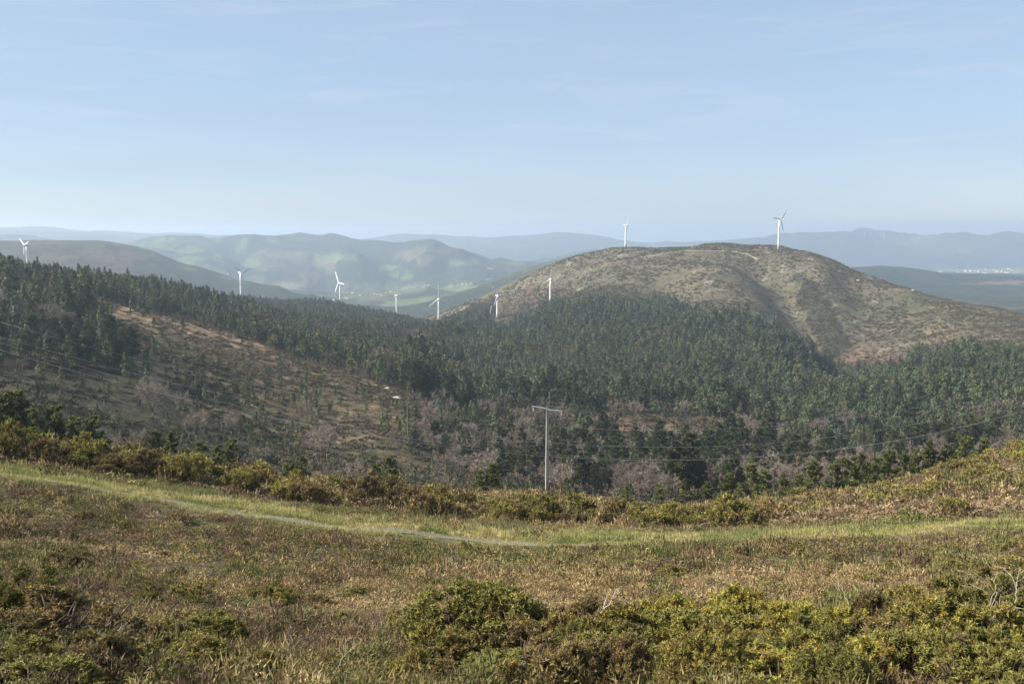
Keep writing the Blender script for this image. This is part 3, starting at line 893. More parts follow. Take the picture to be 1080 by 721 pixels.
dens[((kk == 2) | (kk == 1)) & (nz > .62)] *= .25
kp = (rng.uniform(size=len(px)) < dens)
P_all = np.stack([px, py, pz], 1)[kp]
K_all = kk[kp]
H_all = rng.normal(9.9, 2.5, len(P_all)).clip(4, 16) * (1 + .28 * stand[kp])
H_all[K_all == 1] *= .82; H_all[K_all == 3] *= .55; H_all[K_all == 4] *= .75; H_all[K_all == 6] *= .6; H_all[K_all == 7] *= .4; H_all[K_all == 0] *= .45
H_all[(K_all == 1) & (np.hypot(P_all[:, 0], P_all[:, 1]) < 300)] *= .75
H_all[K_all == 2] *= .95 + .25 * sstep(-.5, .5, fbm(P_all[K_all == 2, 0] / 90, P_all[K_all == 2, 1] / 90, 77))
vis = in_view(P_all[:, 0], P_all[:, 1], P_all[:, 2] + H_all, .0004)
uu, vv, _ = proj(P_all)
P_all, K_all, H_all, uu, vv = [q[vis & (uu > -240) & (uu < 1330)] for q in (P_all, K_all, H_all, uu, vv)]
app = H_all / np.hypot(P_all[:, 0], P_all[:, 1]) * ((uu > -12) & (uu < 1092))

# young pines standing just past the brow of the heath (centre column, base row, distance, height)
YOUNG = [(722, 533, 150, 4.5), (745, 536, 148, 4.2), (768, 534, 152, 5.4), (792, 533, 150, 7.0), (806, 531, 158, 5.6), (826, 530, 155, 5.0), (842, 528, 158, 4.6), (858, 526, 156, 6.4), (880, 523, 160, 5.8),
         (896, 520, 160, 6.2), (909, 517, 168, 6.6), (924, 514, 165, 5.4), (938, 511, 168, 6.2), (952, 508, 176, 5.6), (966, 505, 175, 5.4), (980, 501, 178, 6.6), (1000, 497, 180, 5.2), (1018, 490, 182, 5.6),
         (1036, 486, 185, 4.6), (695, 535, 150, 3.8), (660, 535, 145, 3.6),
         (520, 520, 128, 4.2), (505, 522, 128, 3.6), (410, 515, 126, 4.6), (396, 516, 128, 3.6), (318, 505, 122, 3.4), (305, 505, 124, 3.0),
         (246, 500, 128, 5.6), (228, 500, 128, 4.6), (212, 496, 126, 4.4), (180, 492, 128, 5.4), (166, 490, 124, 5.0), (100, 486, 122, 6.2), (82, 482, 122, 5.6), (60, 480, 124, 6.6), (40, 478, 122, 6.0),
         (20, 474, 126, 8.0), (6, 472, 124, 7.2), (-8, 470, 126, 9.0)]
NP_IND = 300 - len(YOUNG) - 8
order = np.argsort(-app)
sel = order[:NP_IND]; rest = order[NP_IND:]

HI = []
for i in range(7):
    tr, cr = pine(300 + i, True)
    HI.append((tr.mesh('pine_trunk', M['bark'], True), cr.mesh('pine_crown', M['needle'])))
HY = []
for i in range(5):
    tr, cr = pine(330 + i, True, 6., young=True)
    HY.append((tr.mesh('young_pine_trunk', M['bark'], True), cr.mesh('young_pine_crown', M['young'])))


def place_pair(name, meshes, loc, rz, s, label, cat, group, n0='trunk', n1='crown'):
    t = empty(name, loc, rz, s)
    new_obj(n0, meshes[0], t); new_obj(n1, meshes[1], t)
    return tag(t, label, cat, group)


def pine_label(k, u, v, h, r):
    if k == 1:
        if r < 330: return 'dark pine low in the shaded valley on the left, behind the power lines'
        if u < 160: return 'dark pine in the dense wood covering the left end of the ridge'
        return 'dark pine in the wood above the brown clearing on the left ridge'
    if k == 3: return 'small scattered pine standing alone on the brown cleared slope at left'
    if k == 4: return 'pine among bushes on the rough valley slope left of the concrete pole'
    if k == 5: return 'pine standing among the bare grey trees in the valley bottom'
    if k == 2: return 'pine in the thick front rows of the plantation beyond the concrete pole'
    return 'stray low pine on open rough ground below the plantation'


for i in sel:
    p = P_all[i]; h = H_all[i]; r = math.hypot(p[0], p[1])
    place_pair('pine_tree', HI[int(rng.integers(7))], p - (0, 0, .2), rng.uniform(0, 6.28), h / 12,
               pine_label(K_all[i], uu[i], vv[i], h, r), 'pine tree', 'pines on the valley slopes')
YL = {0: 'young bushy pine peeking over the gorse hedge', }
for i, (u, v, r, h) in enumerate(YOUNG):
    a, e = ray(u, v)
    x, y = sin(a) * r, cos(a) * r
    z = float(height(x, y))
    want = e * r                                        # where its foot would be seen; keep the foot on the ground and let the tree be taller if the ground is lower
    hh = (h if u > 280 else h * .9) + max(0, want - z) * .8
    lab = ('young green pine in the row past the brow, right of the concrete pole' if u > 640 else
           'small young pine showing over the hedge left of the concrete pole' if u > 280 else
           'young green pine at the brow on the far left, in front of the shaded valley')
    place_pair('young_pine', HY[i % 5], (x, y, z - .1), rng.uniform(0, 6.28), hh / 6., lab, 'pine tree', 'young pines past the brow')

LO = [join(*pine(400 + i, False)) for i in range(9)]
m = len(rest)
tn = (.72 + .5 * rng.uniform(size=(m, 1)) ** 1.5) * np.ones(3) * (1 + rng.normal(size=(m, 1)) * np.array([.10, .02, .0]))
tn *= 1 + .25 * fbm(P_all[rest, 0] / 60, P_all[rest, 1] / 60, 91)[:, None] * np.array([1.0, .8, .5])
b = scatter_merge(LO, P_all[rest] - (0, 0, .3), rng.uniform(0, 6.28, m), np.stack([H_all[rest] / 12 * rng.uniform(.95, 1.45, m), H_all[rest] / 12], 1), rng.integers(0, 9, m), tn)
o = new_obj('pine_forest', b.mesh('pine_forest', [M['bark'], M['needle']]))
tag(o, 'dense dark pine plantation spread over the valley slopes and far hillside', 'forest', kind='stuff')
print('pines', len(P_all), 'forest tris', sum(len(f) for f in b.F))

# bare deciduous trees
px, py = polar_points(R(-33), R(34), 225, 1650, 1 / 16., rng)
pz = height(px, py); kk = kinds(px, py, pz); r_ = np.hypot(px, py)
nz = fbm(px / 35, py / 35, 211)
dens = np.zeros(len(px))
dens[kk == 5] = np.where(nz[kk == 5] < .1, .22, .05)
dens[kk == 10] = .06
dens[kk == 4] = .07
dens[kk == 3] = np.where(nz[kk == 3] > .25, .14, .02)
dens[kk == 8] = .5
dens[kk == 6] = .16
dens[kk == 7] = .25
dens[kk == 1] = np.where((nz[kk == 1] > .35) & (r_[kk == 1] > 420), .22, .02)
dens[kk == 2] = np.where(nz[kk == 2] > .5, .22, .015)
dens[kk == 0] = np.where(r_[kk == 0] < 560, np.where(px[kk == 0] < -.2 * py[kk == 0], .03, .035), .004)
kp = rng.uniform(size=len(px)) < dens
B_all = np.stack([px, py, pz], 1)[kp]; BK = kk[kp]
BH = rng.normal(8.5, 1.5, len(B_all)).clip(4, 12)
BH[BK == 3] *= .55; BH[BK == 6] *= .6; BH[BK == 7] *= .45; BH[BK == 8] *= .6; BH[BK == 0] *= np.where(np.hypot(B_all[BK == 0, 0], B_all[BK == 0, 1]) > 560, .4, .9)
bu, bv, _ = proj(B_all)
vis = in_view(B_all[:, 0], B_all[:, 1], B_all[:, 2] + BH, .0004) & (bu > -60) & (bu < 1140)
B_all, BK, BH, bu, bv = [q[vis] for q in (B_all, BK, BH, bu, bv)]
app = BH / np.hypot(B_all[:, 0], B_all[:, 1])
order = np.argsort(-app)
sel, rest = order[:285], order[285:]
BT = []
for i in range(6):
    tr, cr = bare_tree(500 + i)
    BT.append((tr.mesh('bare_tree_trunk', M['greybark'], True), cr.mesh('bare_tree_crown', M['twig'])))
for i in sel:
    k = BK[i]
    lab = ('rounded grey leafless tree in the thicket filling the valley bottom' if k == 5 else
           'small leafless tree on the brown cleared slope at left' if k == 3 else
           'leafless grey tree among bushes on the slope left of the concrete pole' if k == 4 else
           'leafless tree at the edge of the dark pine wood' if k in (1, 2) else
           'leafless grey tree on rough open ground across the valley')
    place_pair('bare_tree', BT[int(rng.integers(6))], B_all[i] - (0, 0, .15), rng.uniform(0, 6.28), BH[i] / 9, lab, 'bare tree', 'leafless trees in the valley')
# nearer bare saplings on the brow
for u, v, r, h, lab in ((137, 466 + 22, 124, 5.2, 'reddish leafless sapling on the brow, between young pines at left'), (375, 505, 126, 4.4, 'reddish leafless sapling on the brow, left of the concrete pole'),
                        (352, 505, 124, 3.8, 'pale twiggy sapling on the brow beside a reddish one'), (470, 516, 130, 3.4, 'thin leafless sapling just behind the gorse hedge, nearest left of the pole')):
    a, e = ray(u, v); x, y = sin(a) * r, cos(a) * r
    place_pair('bare_sapling', BT[int(rng.integers(6))], (x, y, float(height(x, y)) - .1), rng.uniform(0, 6), h / 9 * 1.1, lab, 'bare tree', 'leafless saplings on the brow')
LB = [join(*bare_tree(520 + i, False)) for i in range(6)]
m = len(rest)
tn = (.6 + .75 * rng.uniform(size=(m, 1))) * np.array([1.0, .97, .95])
b = scatter_merge(LB, B_all[rest] - (0, 0, .2), rng.uniform(0, 6.28, m), BH[rest] / 9, rng.integers(0, 6, m), tn)
o = new_obj('bare_woodland', b.mesh('bare_woodland', [M['greybark'], M['twig']]))
tag(o, 'grey leafless woodland in strips on the far hillsides', 'woodland', kind='stuff')
print('bare', len(B_all))

# low scrub and heather clumps on the open hillsides
px, py = polar_points(R(-40), R(40), 215, 1650, 1 / 6.5, rng)
pz = height(px, py); kk = kinds(px, py, pz); r_ = np.hypot(px, py)
nz = fbm(px / 26, py / 26, 221)
dens = np.select([kk == 0, kk == 3, kk == 4, kk == 5, kk == 6, kk == 7, kk == 8, kk == 10], [np.where(r_ < 560, .8, .38), .95, .85, .75, .7, .8, .7, .8], 0.) * sstep(-.9, .3, nz)
kp = (rng.uniform(size=len(px)) < dens) & in_view(px, py, pz + 1, .0)
S = np.stack([px, py, pz], 1)[kp]; SK = kk[kp]


def scrub(seed):
    rg = np.random.default_rng(seed)
    m = 26
    P = rg.normal(size=(m, 3)) * np.array([.5, .5, .12]); P[:, 2] = np.abs(P[:, 2])
    D = P * 1.2 + rg.normal(size=(m, 3)) * .35 + np.array([0, 0, .8])
    bb = Bag().add(blades(P, D, rg.uniform(.5, 1.1, m), rg.uniform(.35, .6, m), rg), np.repeat(rg.uniform(.75, 1.3, (m, 1)), 3, 0) * np.ones(3))
    return bb.arrays()


SC = [scrub(600 + i) for i in range(6)]
m = len(S)
pal = np.array([(.098, .092, .050), (.115, .096, .060), (.15, .118, .078), (.072, .078, .042), (.20, .16, .105)])
q = np.clip((fbm(S[:, 0] / 45, S[:, 1] / 30, 231) * 1.6 + rng.normal(size=m) * .9 + 1.6), 0, 4.99).astype(int)
su_ = proj(S)[0]; dk = (np.hypot(S[:, 0], S[:, 1]) < 420) & (su_ < 290)  # dk: scrub on the left slope, tinted darker as painted shade
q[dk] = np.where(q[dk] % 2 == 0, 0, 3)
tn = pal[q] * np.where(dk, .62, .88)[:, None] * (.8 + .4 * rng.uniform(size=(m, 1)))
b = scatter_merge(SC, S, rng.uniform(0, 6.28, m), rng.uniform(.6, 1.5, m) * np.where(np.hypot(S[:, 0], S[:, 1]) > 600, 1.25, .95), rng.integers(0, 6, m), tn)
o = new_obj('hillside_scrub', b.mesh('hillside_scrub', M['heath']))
tag(o, 'low brown heather and scrub over the open hillsides', 'scrub', kind='stuff')
print('scrub', m)


# ------------------------------------------------------------------ near heath
def heather(seed, n, w_, dry=False):
    rg = np.random.default_rng(seed)
    if dry:                                               # loose dead grass
        P = rg.normal(size=(n, 3)) * np.array([.10, .10, 0])
        D = rg.normal(size=(n, 3)) * .55 + np.array([0, 0, .8])
        tv = np.repeat(rg.uniform(.7, 1.4, (n, 1)), 3, 0) * np.ones(3)
        return Bag().add(blades(P, D, rg.uniform(.15, .42, n), rg.uniform(.6, 1.2, n) * w_ * .45, rg, .2), tv).arrays()
    nd = unit(rg.normal(size=(n, 3)) * np.array([1, 1, .8]) + np.array([0, 0, .35])); nd[:, 2] = np.abs(nd[:, 2])
    lump = 1 + .35 * vnoise(nd[:, 0] * 2.2 + seed, nd[:, 1] * 2.2, seed)
    P = nd * np.array([.27, .27, .24]) * (lump * rg.uniform(.75, 1.0, n))[:, None]
    D = nd + np.array([0, 0, .25]) + rg.normal(size=(n, 3)) * .8
    tv = np.repeat(rg.uniform(.6, 1.45, (n, 1)), 3, 0) * np.ones(3)
    return Bag().add(blades(P, D, rg.uniform(.7, 1.5, n) * (.035 + 1.5 * w_), rg.uniform(.7, 1.5, n) * w_ * 1.25, rg, .15), tv).arrays()


def off_track(x, y):
    a = np.arctan2(x, y)
    ta = np.array([ray(p[0], p[1])[0] for p in TRACK]); tr_ = np.array([p[2] for p in TRACK])
    return np.hypot(x, y) - np.interp(a, ta, tr_)


PAL = np.array([(.20, .168, .076), (.155, .145, .058), (.11, .125, .045), (.165, .122, .072), (.128, .092, .064), (.27, .205, .11), (.34, .27, .15), (.20, .17, .12)])


def heath_tint(x, y, rg):
    n1 = fbm(x / 4, y / 4, 301); n2 = fbm(x / 1.5, y / 1.5, 311); n3 = fbm(x / 16, y / 9, 321)
    m = len(x)
    c = np.where((n1 > .15)[:, None], PAL[3], PAL[0])
    c = np.where((n1 < -.35)[:, None], PAL[1], c)
    c = np.where((n2 > .42)[:, None], PAL[4], c)
    c = np.where((n2 < -.6)[:, None], PAL[2], c)
    c = np.where((n3 > .45)[:, None], PAL[5], c)
    j = rg.uniform(size=m)
    c = np.where((j < .03)[:, None], PAL[6], c)
    c = np.where(((j > .07) & (j < .16))[:, None], PAL[2], c)
    c = np.where(((j > .16) & (j < .19))[:, None], PAL[7], c)
    return c * np.array([1.04, 1., .92]) * rg.uniform(.74, 1.34, (m, 1))


bag = Bag()
for r0, r1, dn_, npc, w_, sz in ((4.2, 14, 15, 330, .0095, .85), (14, 28, 9.5, 190, .015, .95), (28, 62, 5.5, 95, .025, 1.1), (62, 128, 2.2, 60, .05, 1.5)):
    x, y = polar_points(R(-43), R(43), r0, r1, dn_, rng)
    od = off_track(x, y)
    r = np.hypot(x, y); u, v, _ = proj(np.stack([x, y, height(x, y)], -1))
    gwid = np.interp(u, [0, 300, 600, 800, 1080], [8.5, 9, 11, 8, 6.5])
    jn_ = fbm(x / 2, y / 2, 331)
    keep = (od < np.where((u > 470) & (u < 630), -2.9, -1.6) + 1.6 * jn_) | (od > gwid - 2.5 + 3.2 * jn_) | ((od > 1.5) & (fbm(x / 1.1, y / 1.1, 337) > .55))
    keep &= ~((jn_ < -.75) & (r < 60))
    x, y, u, od = x[keep], y[keep], u[keep], od[keep]
    m = len(x)
    tn = heath_tint(x, y, rng)
    tanb = (od > 8.5) & (od < 17) & (u > 790) & (rng.uniform(size=m) < .75)
    tn[tanb] = np.array((.28, .205, .125)) * rng.uniform(.8, 1.2, (tanb.sum(), 1))
    tanb = (od > 13) & (od < 28) & (u > 60) & (u < 400) & (rng.uniform(size=m) < .6)
    tn[tanb] = np.array((.33, .26, .14)) * rng.uniform(.8, 1.2, (tanb.sum(), 1))
    pr_ = [heather(700 + i, npc, w_) for i in range(4)] + [heather(720 + i, npc // 2, w_ * .7, True) for i in range(2)]
    pos = np.stack([x, y, height(x, y) - .03], 1)
    hump = (1 + .6 * fbm(x / 1.1, y / 1.1, 341)) * (1 + .6 * fbm(x / 3.2, y / 3.2, 343)) * np.where((od < 0) & (od > -7), np.clip((-od - .8) / 6, .22, 1), 1)
    big = rng.uniform(.55, 1.45, m); scl = np.stack([big * sz, np.clip(hump, .2, 1.25 if r1 < 20 else 2.1) * big * rng.uniform(.75, 1.25, m) * sz], 1)
    q = scatter_merge(pr_, pos, rng.uniform(0, 6.28, m), scl, rng.choice(6, m, p=[.225, .225, .225, .225, .05, .05]), tn)
    for V, F, T, I in zip(q.V, q.F, q.T, q.I): bag.add((V, F - F.min()), T)
    print('heather', r0, m)
o = new_obj('heather', bag.mesh('heather', M['heath']))
tag(o, 'brown and olive heather covering the near slope', 'heather', kind='stuff')

# grass of the strip beside the track
x, y = polar_points(R(-43), R(43), 44, 76, 42, rng)
od = off_track(x, y)
u, v, _ = proj(np.stack([x, y, height(x, y)], -1))
gwid = np.interp(u, [0, 300, 600, 800, 1080], [8.5, 9, 11, 8, 6.5])
jn_ = fbm(x / 1.5, y / 1.5, 351)
keep = (od > np.where((u > 420) & (u < 620), -1.6, -2.3) + 1.0 * jn_) & (od < gwid + 1.5 * jn_) & ((np.abs(od) > .55 + .5 * jn_) | (u > 620) | (u < 110) | ((u > 195) & (u < 262)) | ((u > 338) & (u < 420)) | (rng.uniform(size=len(x)) < .2))
x, y, u, od, jn_ = x[keep], y[keep], u[keep], od[keep], jn_[keep]
m = len(x)
gp = []
for i in range(4):
    rg = np.random.default_rng(750 + i); k = 9
    P = rg.normal(size=(k, 3)) * np.array([.06, .06, 0]); D = rg.normal(size=(k, 3)) * .35 + np.array([0, 0, 1])
    gp.append(Bag().add(blades(P, D, rg.uniform(.14, .32, k), rg.uniform(.02, .04, k), rg, .15), np.repeat(rg.uniform(.7, 1.3, (k, 1)), 3, 0) * np.ones(3)).arrays())
tn = np.where((fbm(x / 3, y / 2, 361) > .1)[:, None], np.array((.40, .34, .165)), np.array((.29, .275, .105)))
tn = np.where((fbm(x / 4, y / 2, 371) > .35)[:, None], np.array((.19, .205, .075)), tn)
tn = np.where(((od > gwid[keep] * .62) & (rng.uniform(size=m) < .6))[:, None], np.array((.15, .15, .065)), tn) * rng.uniform(.85, 1.45, (m, 1))
q = scatter_merge(gp, np.stack([x, y, height(x, y) - .02], 1), rng.uniform(0, 6.28, m), rng.uniform(.45, 1.6, m) * np.where(np.abs(od) < 1.5, .55, 1), rng.integers(0, 4, m), tn)
o = new_obj('grass', q.mesh('grass', M['grass']))
tag(o, 'bright green and straw grass beside the gravel track', 'grass', kind='stuff')
print('grass', m)

# ------------------------------------------------------------------ gorse
GO = {}
for d, cnt in ((2, 6), (1, 6), (0, 6)):
    GO[d] = []
    gm = lambda q: M['oldgorse'] if (d < 2 and q % 2) or q == 1 else M['darkgorse'] if q in (0, 3) else M['brightgorse'] if d == 2 and q > 3 else M['gorse']
    for i in range(cnt):
        fo, st, fl = gorse(800 + 20 * d + i, d, flower=(.02, .016, .02)[d] * (1 + (i % 3)))
        GO[d].append((fo.mesh('gorse_foliage', gm(i)), st.mesh('gorse_stems', M['stem'], True), fl.mesh('gorse_blossom', M['flower'])))


def put_gorse(x, y, wid, hgt, det, var, rz, label, group, sink=.05, flowers=True):
    t = empty('gorse_bush', (x, y, float(height(x, y)) - sink), rz)
    t.scale = (wid / 1.9, wid / 1.9, hgt / 1.15)
    fo, st, fl = GO[det][var]
    new_obj('foliage', fo, t); new_obj('stems', st, t)
    if flowers: new_obj('blossom', fl, t)
    return tag(t, label, 'gorse bush', group)


# foreground bushes: column, top row, width in px, distance, height m
FG = [
    (500, 618, 150, 10.6, 'big rounded dark olive gorse bush left of the crooked leaning branch', 0),
    (570, 640, 120, 10.0, 'dark gorse bush with bare black stems, beside the big rounded olive one', 1),
    (455, 662, 90, 9.6, 'low yellow-green gorse at the left foot of the big rounded bush', 2),
    (655, 655, 110, 9.8, 'pale olive gorse between the crooked branch and the bright yellow-green bush', 3),
    (745, 622, 130, 10.6, 'gorse with a smooth pale top just left of the brightest yellow bush', 4),
    (815, 618, 110, 10.4, 'brightest yellow-green gorse bush in the near thicket', 5),
    (850, 662, 110, 9.3, 'fresh green gorse bush low in the thicket, below the yellow one', 0),
    (935, 628, 75, 10.8, 'round dark green gorse bush with grey stems beneath it', 1),
    (985, 618, 90, 11.8, 'brownish gorse behind the pale dead branches, left part', 2),
    (1045, 606, 110, 11.6, 'tall brownish gorse among pale dead branches at the right edge', 3),
    (1000, 672, 90, 9.2, 'sparse gorse with dead twigs low in the right corner thicket', 2),
    (1068, 664, 60, 9.2, 'yellow-tipped gorse in the bottom right corner', 5),
    (70, 628, 150, 11.0, 'dark brown-green gorse bush at the lower left with a dead branch at its side', 1),
    (12, 600, 90, 12.5, 'dark gorse bush cut by the left edge of the view', 3),
    (205, 652, 90, 10.6, 'small deep green gorse right of the dead branch', 3),
    (262, 694, 70, 9.0, 'low yellowish gorse tuft at the bottom, left of centre', 2),
    (20, 680, 90, 9.0, 'green gorse clump in the bottom left corner', 0),
    (140, 690, 80, 9.0, 'low green gorse under the pale dead branch', 0),
    (720, 688, 100, 8.8, 'olive gorse low in front of the thicket, right of centre', 2),
    (545, 695, 110, 8.8, 'dark gorse at the foot of the big rounded bush', 3),
]
for i in range(24):
    u = rng.uniform(470, 1100) if i < 20 else rng.uniform(-30, 220); r = rng.uniform(7.6, 9.4)
    a = float(ray(u, 715.)[0]); x, y = sin(a) * r, cos(a) * r
    put_gorse(x, y, rng.uniform(.8, 1.3), rng.uniform(.38, .62) + (.08 if u > 560 else 0), 2, int(rng.choice([0, 1, 2, 2, 3, 4])), rng.uniform(0, 6.28),
              'low gorse along the bottom edge of the view, front row of the thicket' if u > 400 else 'low gorse along the bottom edge in the left corner', 'low gorse in the front row')
for i in range(16):
    u = 575 + 500 * (i + rng.uniform(0, 1)) / 16; r = rng.uniform(9.6, 11.6)
    a = float(ray(u, 660.)[0])
    put_gorse(sin(a) * r, cos(a) * r, rng.uniform(1.0, 1.6), rng.uniform(.55, .85), 2, int(rng.choice([0, 1, 2, 3, 2, 5])), rng.uniform(0, 6.28),
              'middle-sized gorse wedged between larger bushes in the near right thicket', 'gorse filling the near thicket')
for i, (u, vt, wp, r, lab, var) in enumerate(FG):
    a, e = ray(u, vt)
    x, y = sin(a) * r, cos(a) * r
    zg = float(height(x, y))
    h = max(.35, (float(e) * r - zg) * 1.08)
    put_gorse(x, y, wp / FP * r * 1.06 * 1.12, h, 2, var, 1.7 * i, lab, 'gorse bushes in the near thicket', flowers=True)

# hedge of gorse beyond the track, and scattered bushes
cnt = 0
def mid_gorse(u, r, hgt, wid, lab, grp, det=1):
    a, _ = ray(u, 520.)
    a = float(a)
    put_gorse(sin(a) * r, cos(a) * r, wid, hgt, det, int(rng.integers(6)), rng.uniform(0, 6.28), lab, grp, flowers=rng.uniform() < .4)

for u, r, hgt, wid, lab in ((195, 67, 2.3, 3.0, 'big dark gorse bush standing out at the left end of the hedge'), (770, 63, 2.2, 3.6, 'big dark gorse bush at the right end of the hedge'),
                           (1003, 66, 1.5, 2.3, 'small dark gorse bush alone in the pale grass at right'), (150, 68, 1.9, 3.0, 'gorse bush just left of the big dark one in the hedge'),
                           (90, 70, 2.4, 3.4, 'yellow-tipped tall gorse in the left part of the hedge'), (20, 70, 2.6, 3.4, 'tall gorse at the left edge of the hedge'),
                           (55, 69, 2.2, 3.0, 'gorse between two taller bushes at the left end of the hedge')):
    mid_gorse(u, r, hgt, wid, lab, 'gorse bushes standing out by the track')
for i in range(108):
    u = -40 + 860 * (i + rng.uniform(0, 1)) / 108
    rb = np.interp(u, [0, 300, 600, 820], [69, 63, 62, 64])
    r = rb + rng.uniform(0, 1) ** 1.3 * np.interp(u, [0, 300, 600, 820], [7, 12, 16, 12])
    s = rng.uniform(.45, 1.3)
    mid_gorse(u, r, s * np.interp(u, [0, 250, 300, 600, 820], [1.95, 1.45, 1.7, 1.7, 1.25]), (.4 + .6 * s) * rng.uniform(1.9, 2.9), 'gorse bush in the long hedge between the track and the valley', 'gorse hedge beyond the track', 1 if r < 68 else 0)
for i in range(34):
    u = rng.uniform(820, 1110); r = rng.uniform(78, 112)
    mid_gorse(u, r, rng.uniform(.6, 1.2), rng.uniform(1.4, 2.6), 'low gorse on the right-hand brow past the track', 'low gorse on the right brow', 0)
for i in range(26):
    u = rng.uniform(985, 1110); r = rng.uniform(100, 121)
    mid_gorse(u, r, rng.uniform(1.0, 1.7), rng.uniform(1.6, 2.8), 'gorse on the bank rising at the right edge', 'gorse on the right bank', 0)
for i in range(96):
    r = rng.uniform(12, 46); u = rng.uniform(-20, 1100)
    if off_track(*[np.array([q]) for q in at(u, 560., r)[:2]])[0] > -4: continue
    mid_gorse(u, r, rng.uniform(.25, .6), rng.uniform(.4, 1.15), 'small low gorse tuft in the heather of the near slope', 'gorse tufts in the heather', 1)

# dead branches
def dead_branch(pixpts, r, rad, label, seed, forks=2):
    rg = np.random.default_rng(seed)
    P = np.array([at(u, v, r + dr) for u, v, dr in pixpts])
    a = P[0].copy()
    a[2] = float(height(a[0], a[1])) - .03
    P = np.concatenate([[a], P]) if P[0][2] - a[2] > .08 else P
    o0 = P[0].copy()
    t = empty('dead_branch', o0)
    Q = P - o0
    # soften the course
    s = np.linspace(0, len(Q) - 1, 5 * len(Q))
    C_ = np.stack([np.interp(s, np.arange(len(Q)), Q[:, k]) for k in range(3)], 1)
    for _ in range(3): C_[1:-1] = .25 * C_[:-2] + .5 * C_[1:-1] + .25 * C_[2:]
    C_[1:-1] += rg.normal(size=(len(C_) - 2, 3)) * .008
    V, F = tube(C_, np.linspace(rad, rad * .35, len(C_)) * .62, 6)
    new_obj('stem', make_mesh('dead_stem', V, F, M['dead'], smooth=True), t)
    for k in range(forks + 2):
        i = int(len(C_) * rg.uniform(.35, .85))
        d = unit(unit(C_[-1] - C_[i - 2]) + rg.normal(size=3) * .7) * rg.uniform(.12, .3)
        V, F = tube([C_[i], C_[i] + d * .5 + rg.normal(size=3) * .02, C_[i] + d], [rad * .34, rad * .25, rad * .12], 5)
        new_obj('twig', make_mesh('dead_twig', V, F, M['dead'], smooth=True), t)
    tag(t, label, 'dead branch', 'bleached dead branches in the near thicket')

DB = [
    ([(106, 722, 0), (114, 703, 0), (118, 698, .1), (128, 694, .1), (137, 677, .2)], 9.3, .012, 'curved pale dead branch rising beside the dark gorse at lower left', 2),
    ([(124, 668, 0), (128, 657, .1)], 10.0, .010, 'short pale twig above the curved dead branch at lower left', 0),
    ([(672, 712, 0), (682, 700, .1), (690, 692, .1), (705, 689, .2)], 9.0, .012, 'pale snapped branch lying in dark gorse right of the crooked branch', 1),
    ([(600, 715, 0), (605, 685, 0), (612, 668, .2), (640, 640, .4), (652, 620, .5)], 9.9, .020, 'crooked leaning branch between the big rounded bush and the pale olive one', 3),
    ([(919, 629, 0), (921, 610, .1), (918, 602, .1)], 11.6, .009, 'thin upright dead twig above the round dark green bush', 1),
    ([(925, 690, 0), (930, 680, 0), (940, 681, .1), (944, 672, .1)], 9.8, .013, 'bent grey stem under the round dark green bush', 2),
    ([(955, 715, 0), (960, 690, .1), (968, 672, .2), (975, 660, .3)], 9.9, .014, 'leaning bare stem just right of the round dark green bush', 3),
    ([(993, 672, 0), (995, 655, .1), (1003, 648, .2), (1012, 636, .2)], 10.6, .010, 'forked pale branch in the middle of the right thicket', 3),
    ([(1016, 702, 0), (1018, 690, 0), (1024, 680, .1), (1026, 668, .1)], 9.6, .012, 'pale curved branch low in the right thicket, left of the hooked one', 2),
    ([(1020, 706, 0), (1032, 704, 0), (1040, 697, .1), (1046, 682, .1)], 9.4, .013, 'hooked pale branch low in the right thicket', 1),
    ([(1047, 664, 0), (1046, 645, .1), (1052, 625, .2), (1048, 612, .2)], 10.8, .011, 'tall pale dead branch with side twigs, second from the right edge', 4),
    ([(1070, 660, 0), (1072, 630, .1), (1073, 610, .1), (1077, 600, .2)], 10.8, .012, 'tallest pale dead branch at the right edge', 4),
    ([(1060, 668, 0), (1054, 652, .1), (1062, 632, .2)], 10.4, .010, 'slanting pale branch between the two tall ones at right', 3),
    ([(895, 635, 0), (888, 622, .1), (882, 612, .1)], 11.2, .008, 'thin leaning twig above the yellow-green gorse', 1),
    ([(300, 710, 0), (310, 690, .1), (306, 668, .2)], 9.6, .008, 'grey dead twig in the dry heather left of centre', 3),
    ([(350, 715, 0), (362, 692, .1), (380, 676, .2)], 9.4, .008, 'leaning grey twig in dry heather, nearest the big rounded bush', 3),
]
for i, (pp, r, rad, lab, fk) in enumerate(DB):
    dead_branch(pp, r, rad, lab, 900 + i, fk)

# ------------------------------------------------------------------ concrete pole, second pole, wires
def boxm(cx, cy, cz, sx, sy, sz, taper=1.0):
    v = np.array([(x * (taper if z > 0 else 1), y * (taper if z > 0 else 1), z) for z in (-.5, .5) for y in (-.5, .5) for x in (-.5, .5)], float)
    v = v * (sx, sy, sz) + (cx, cy, cz)
    f = [(0, 2, 3, 1), (4, 5, 7, 6), (0, 1, 5, 4), (2, 6, 7, 3), (0, 4, 6, 2), (1, 3, 7, 5)]
    t = []
    for q in f: t += [(q[0], q[1], q[2]), (q[0], q[2], q[3])]
    return v, np.array(t)


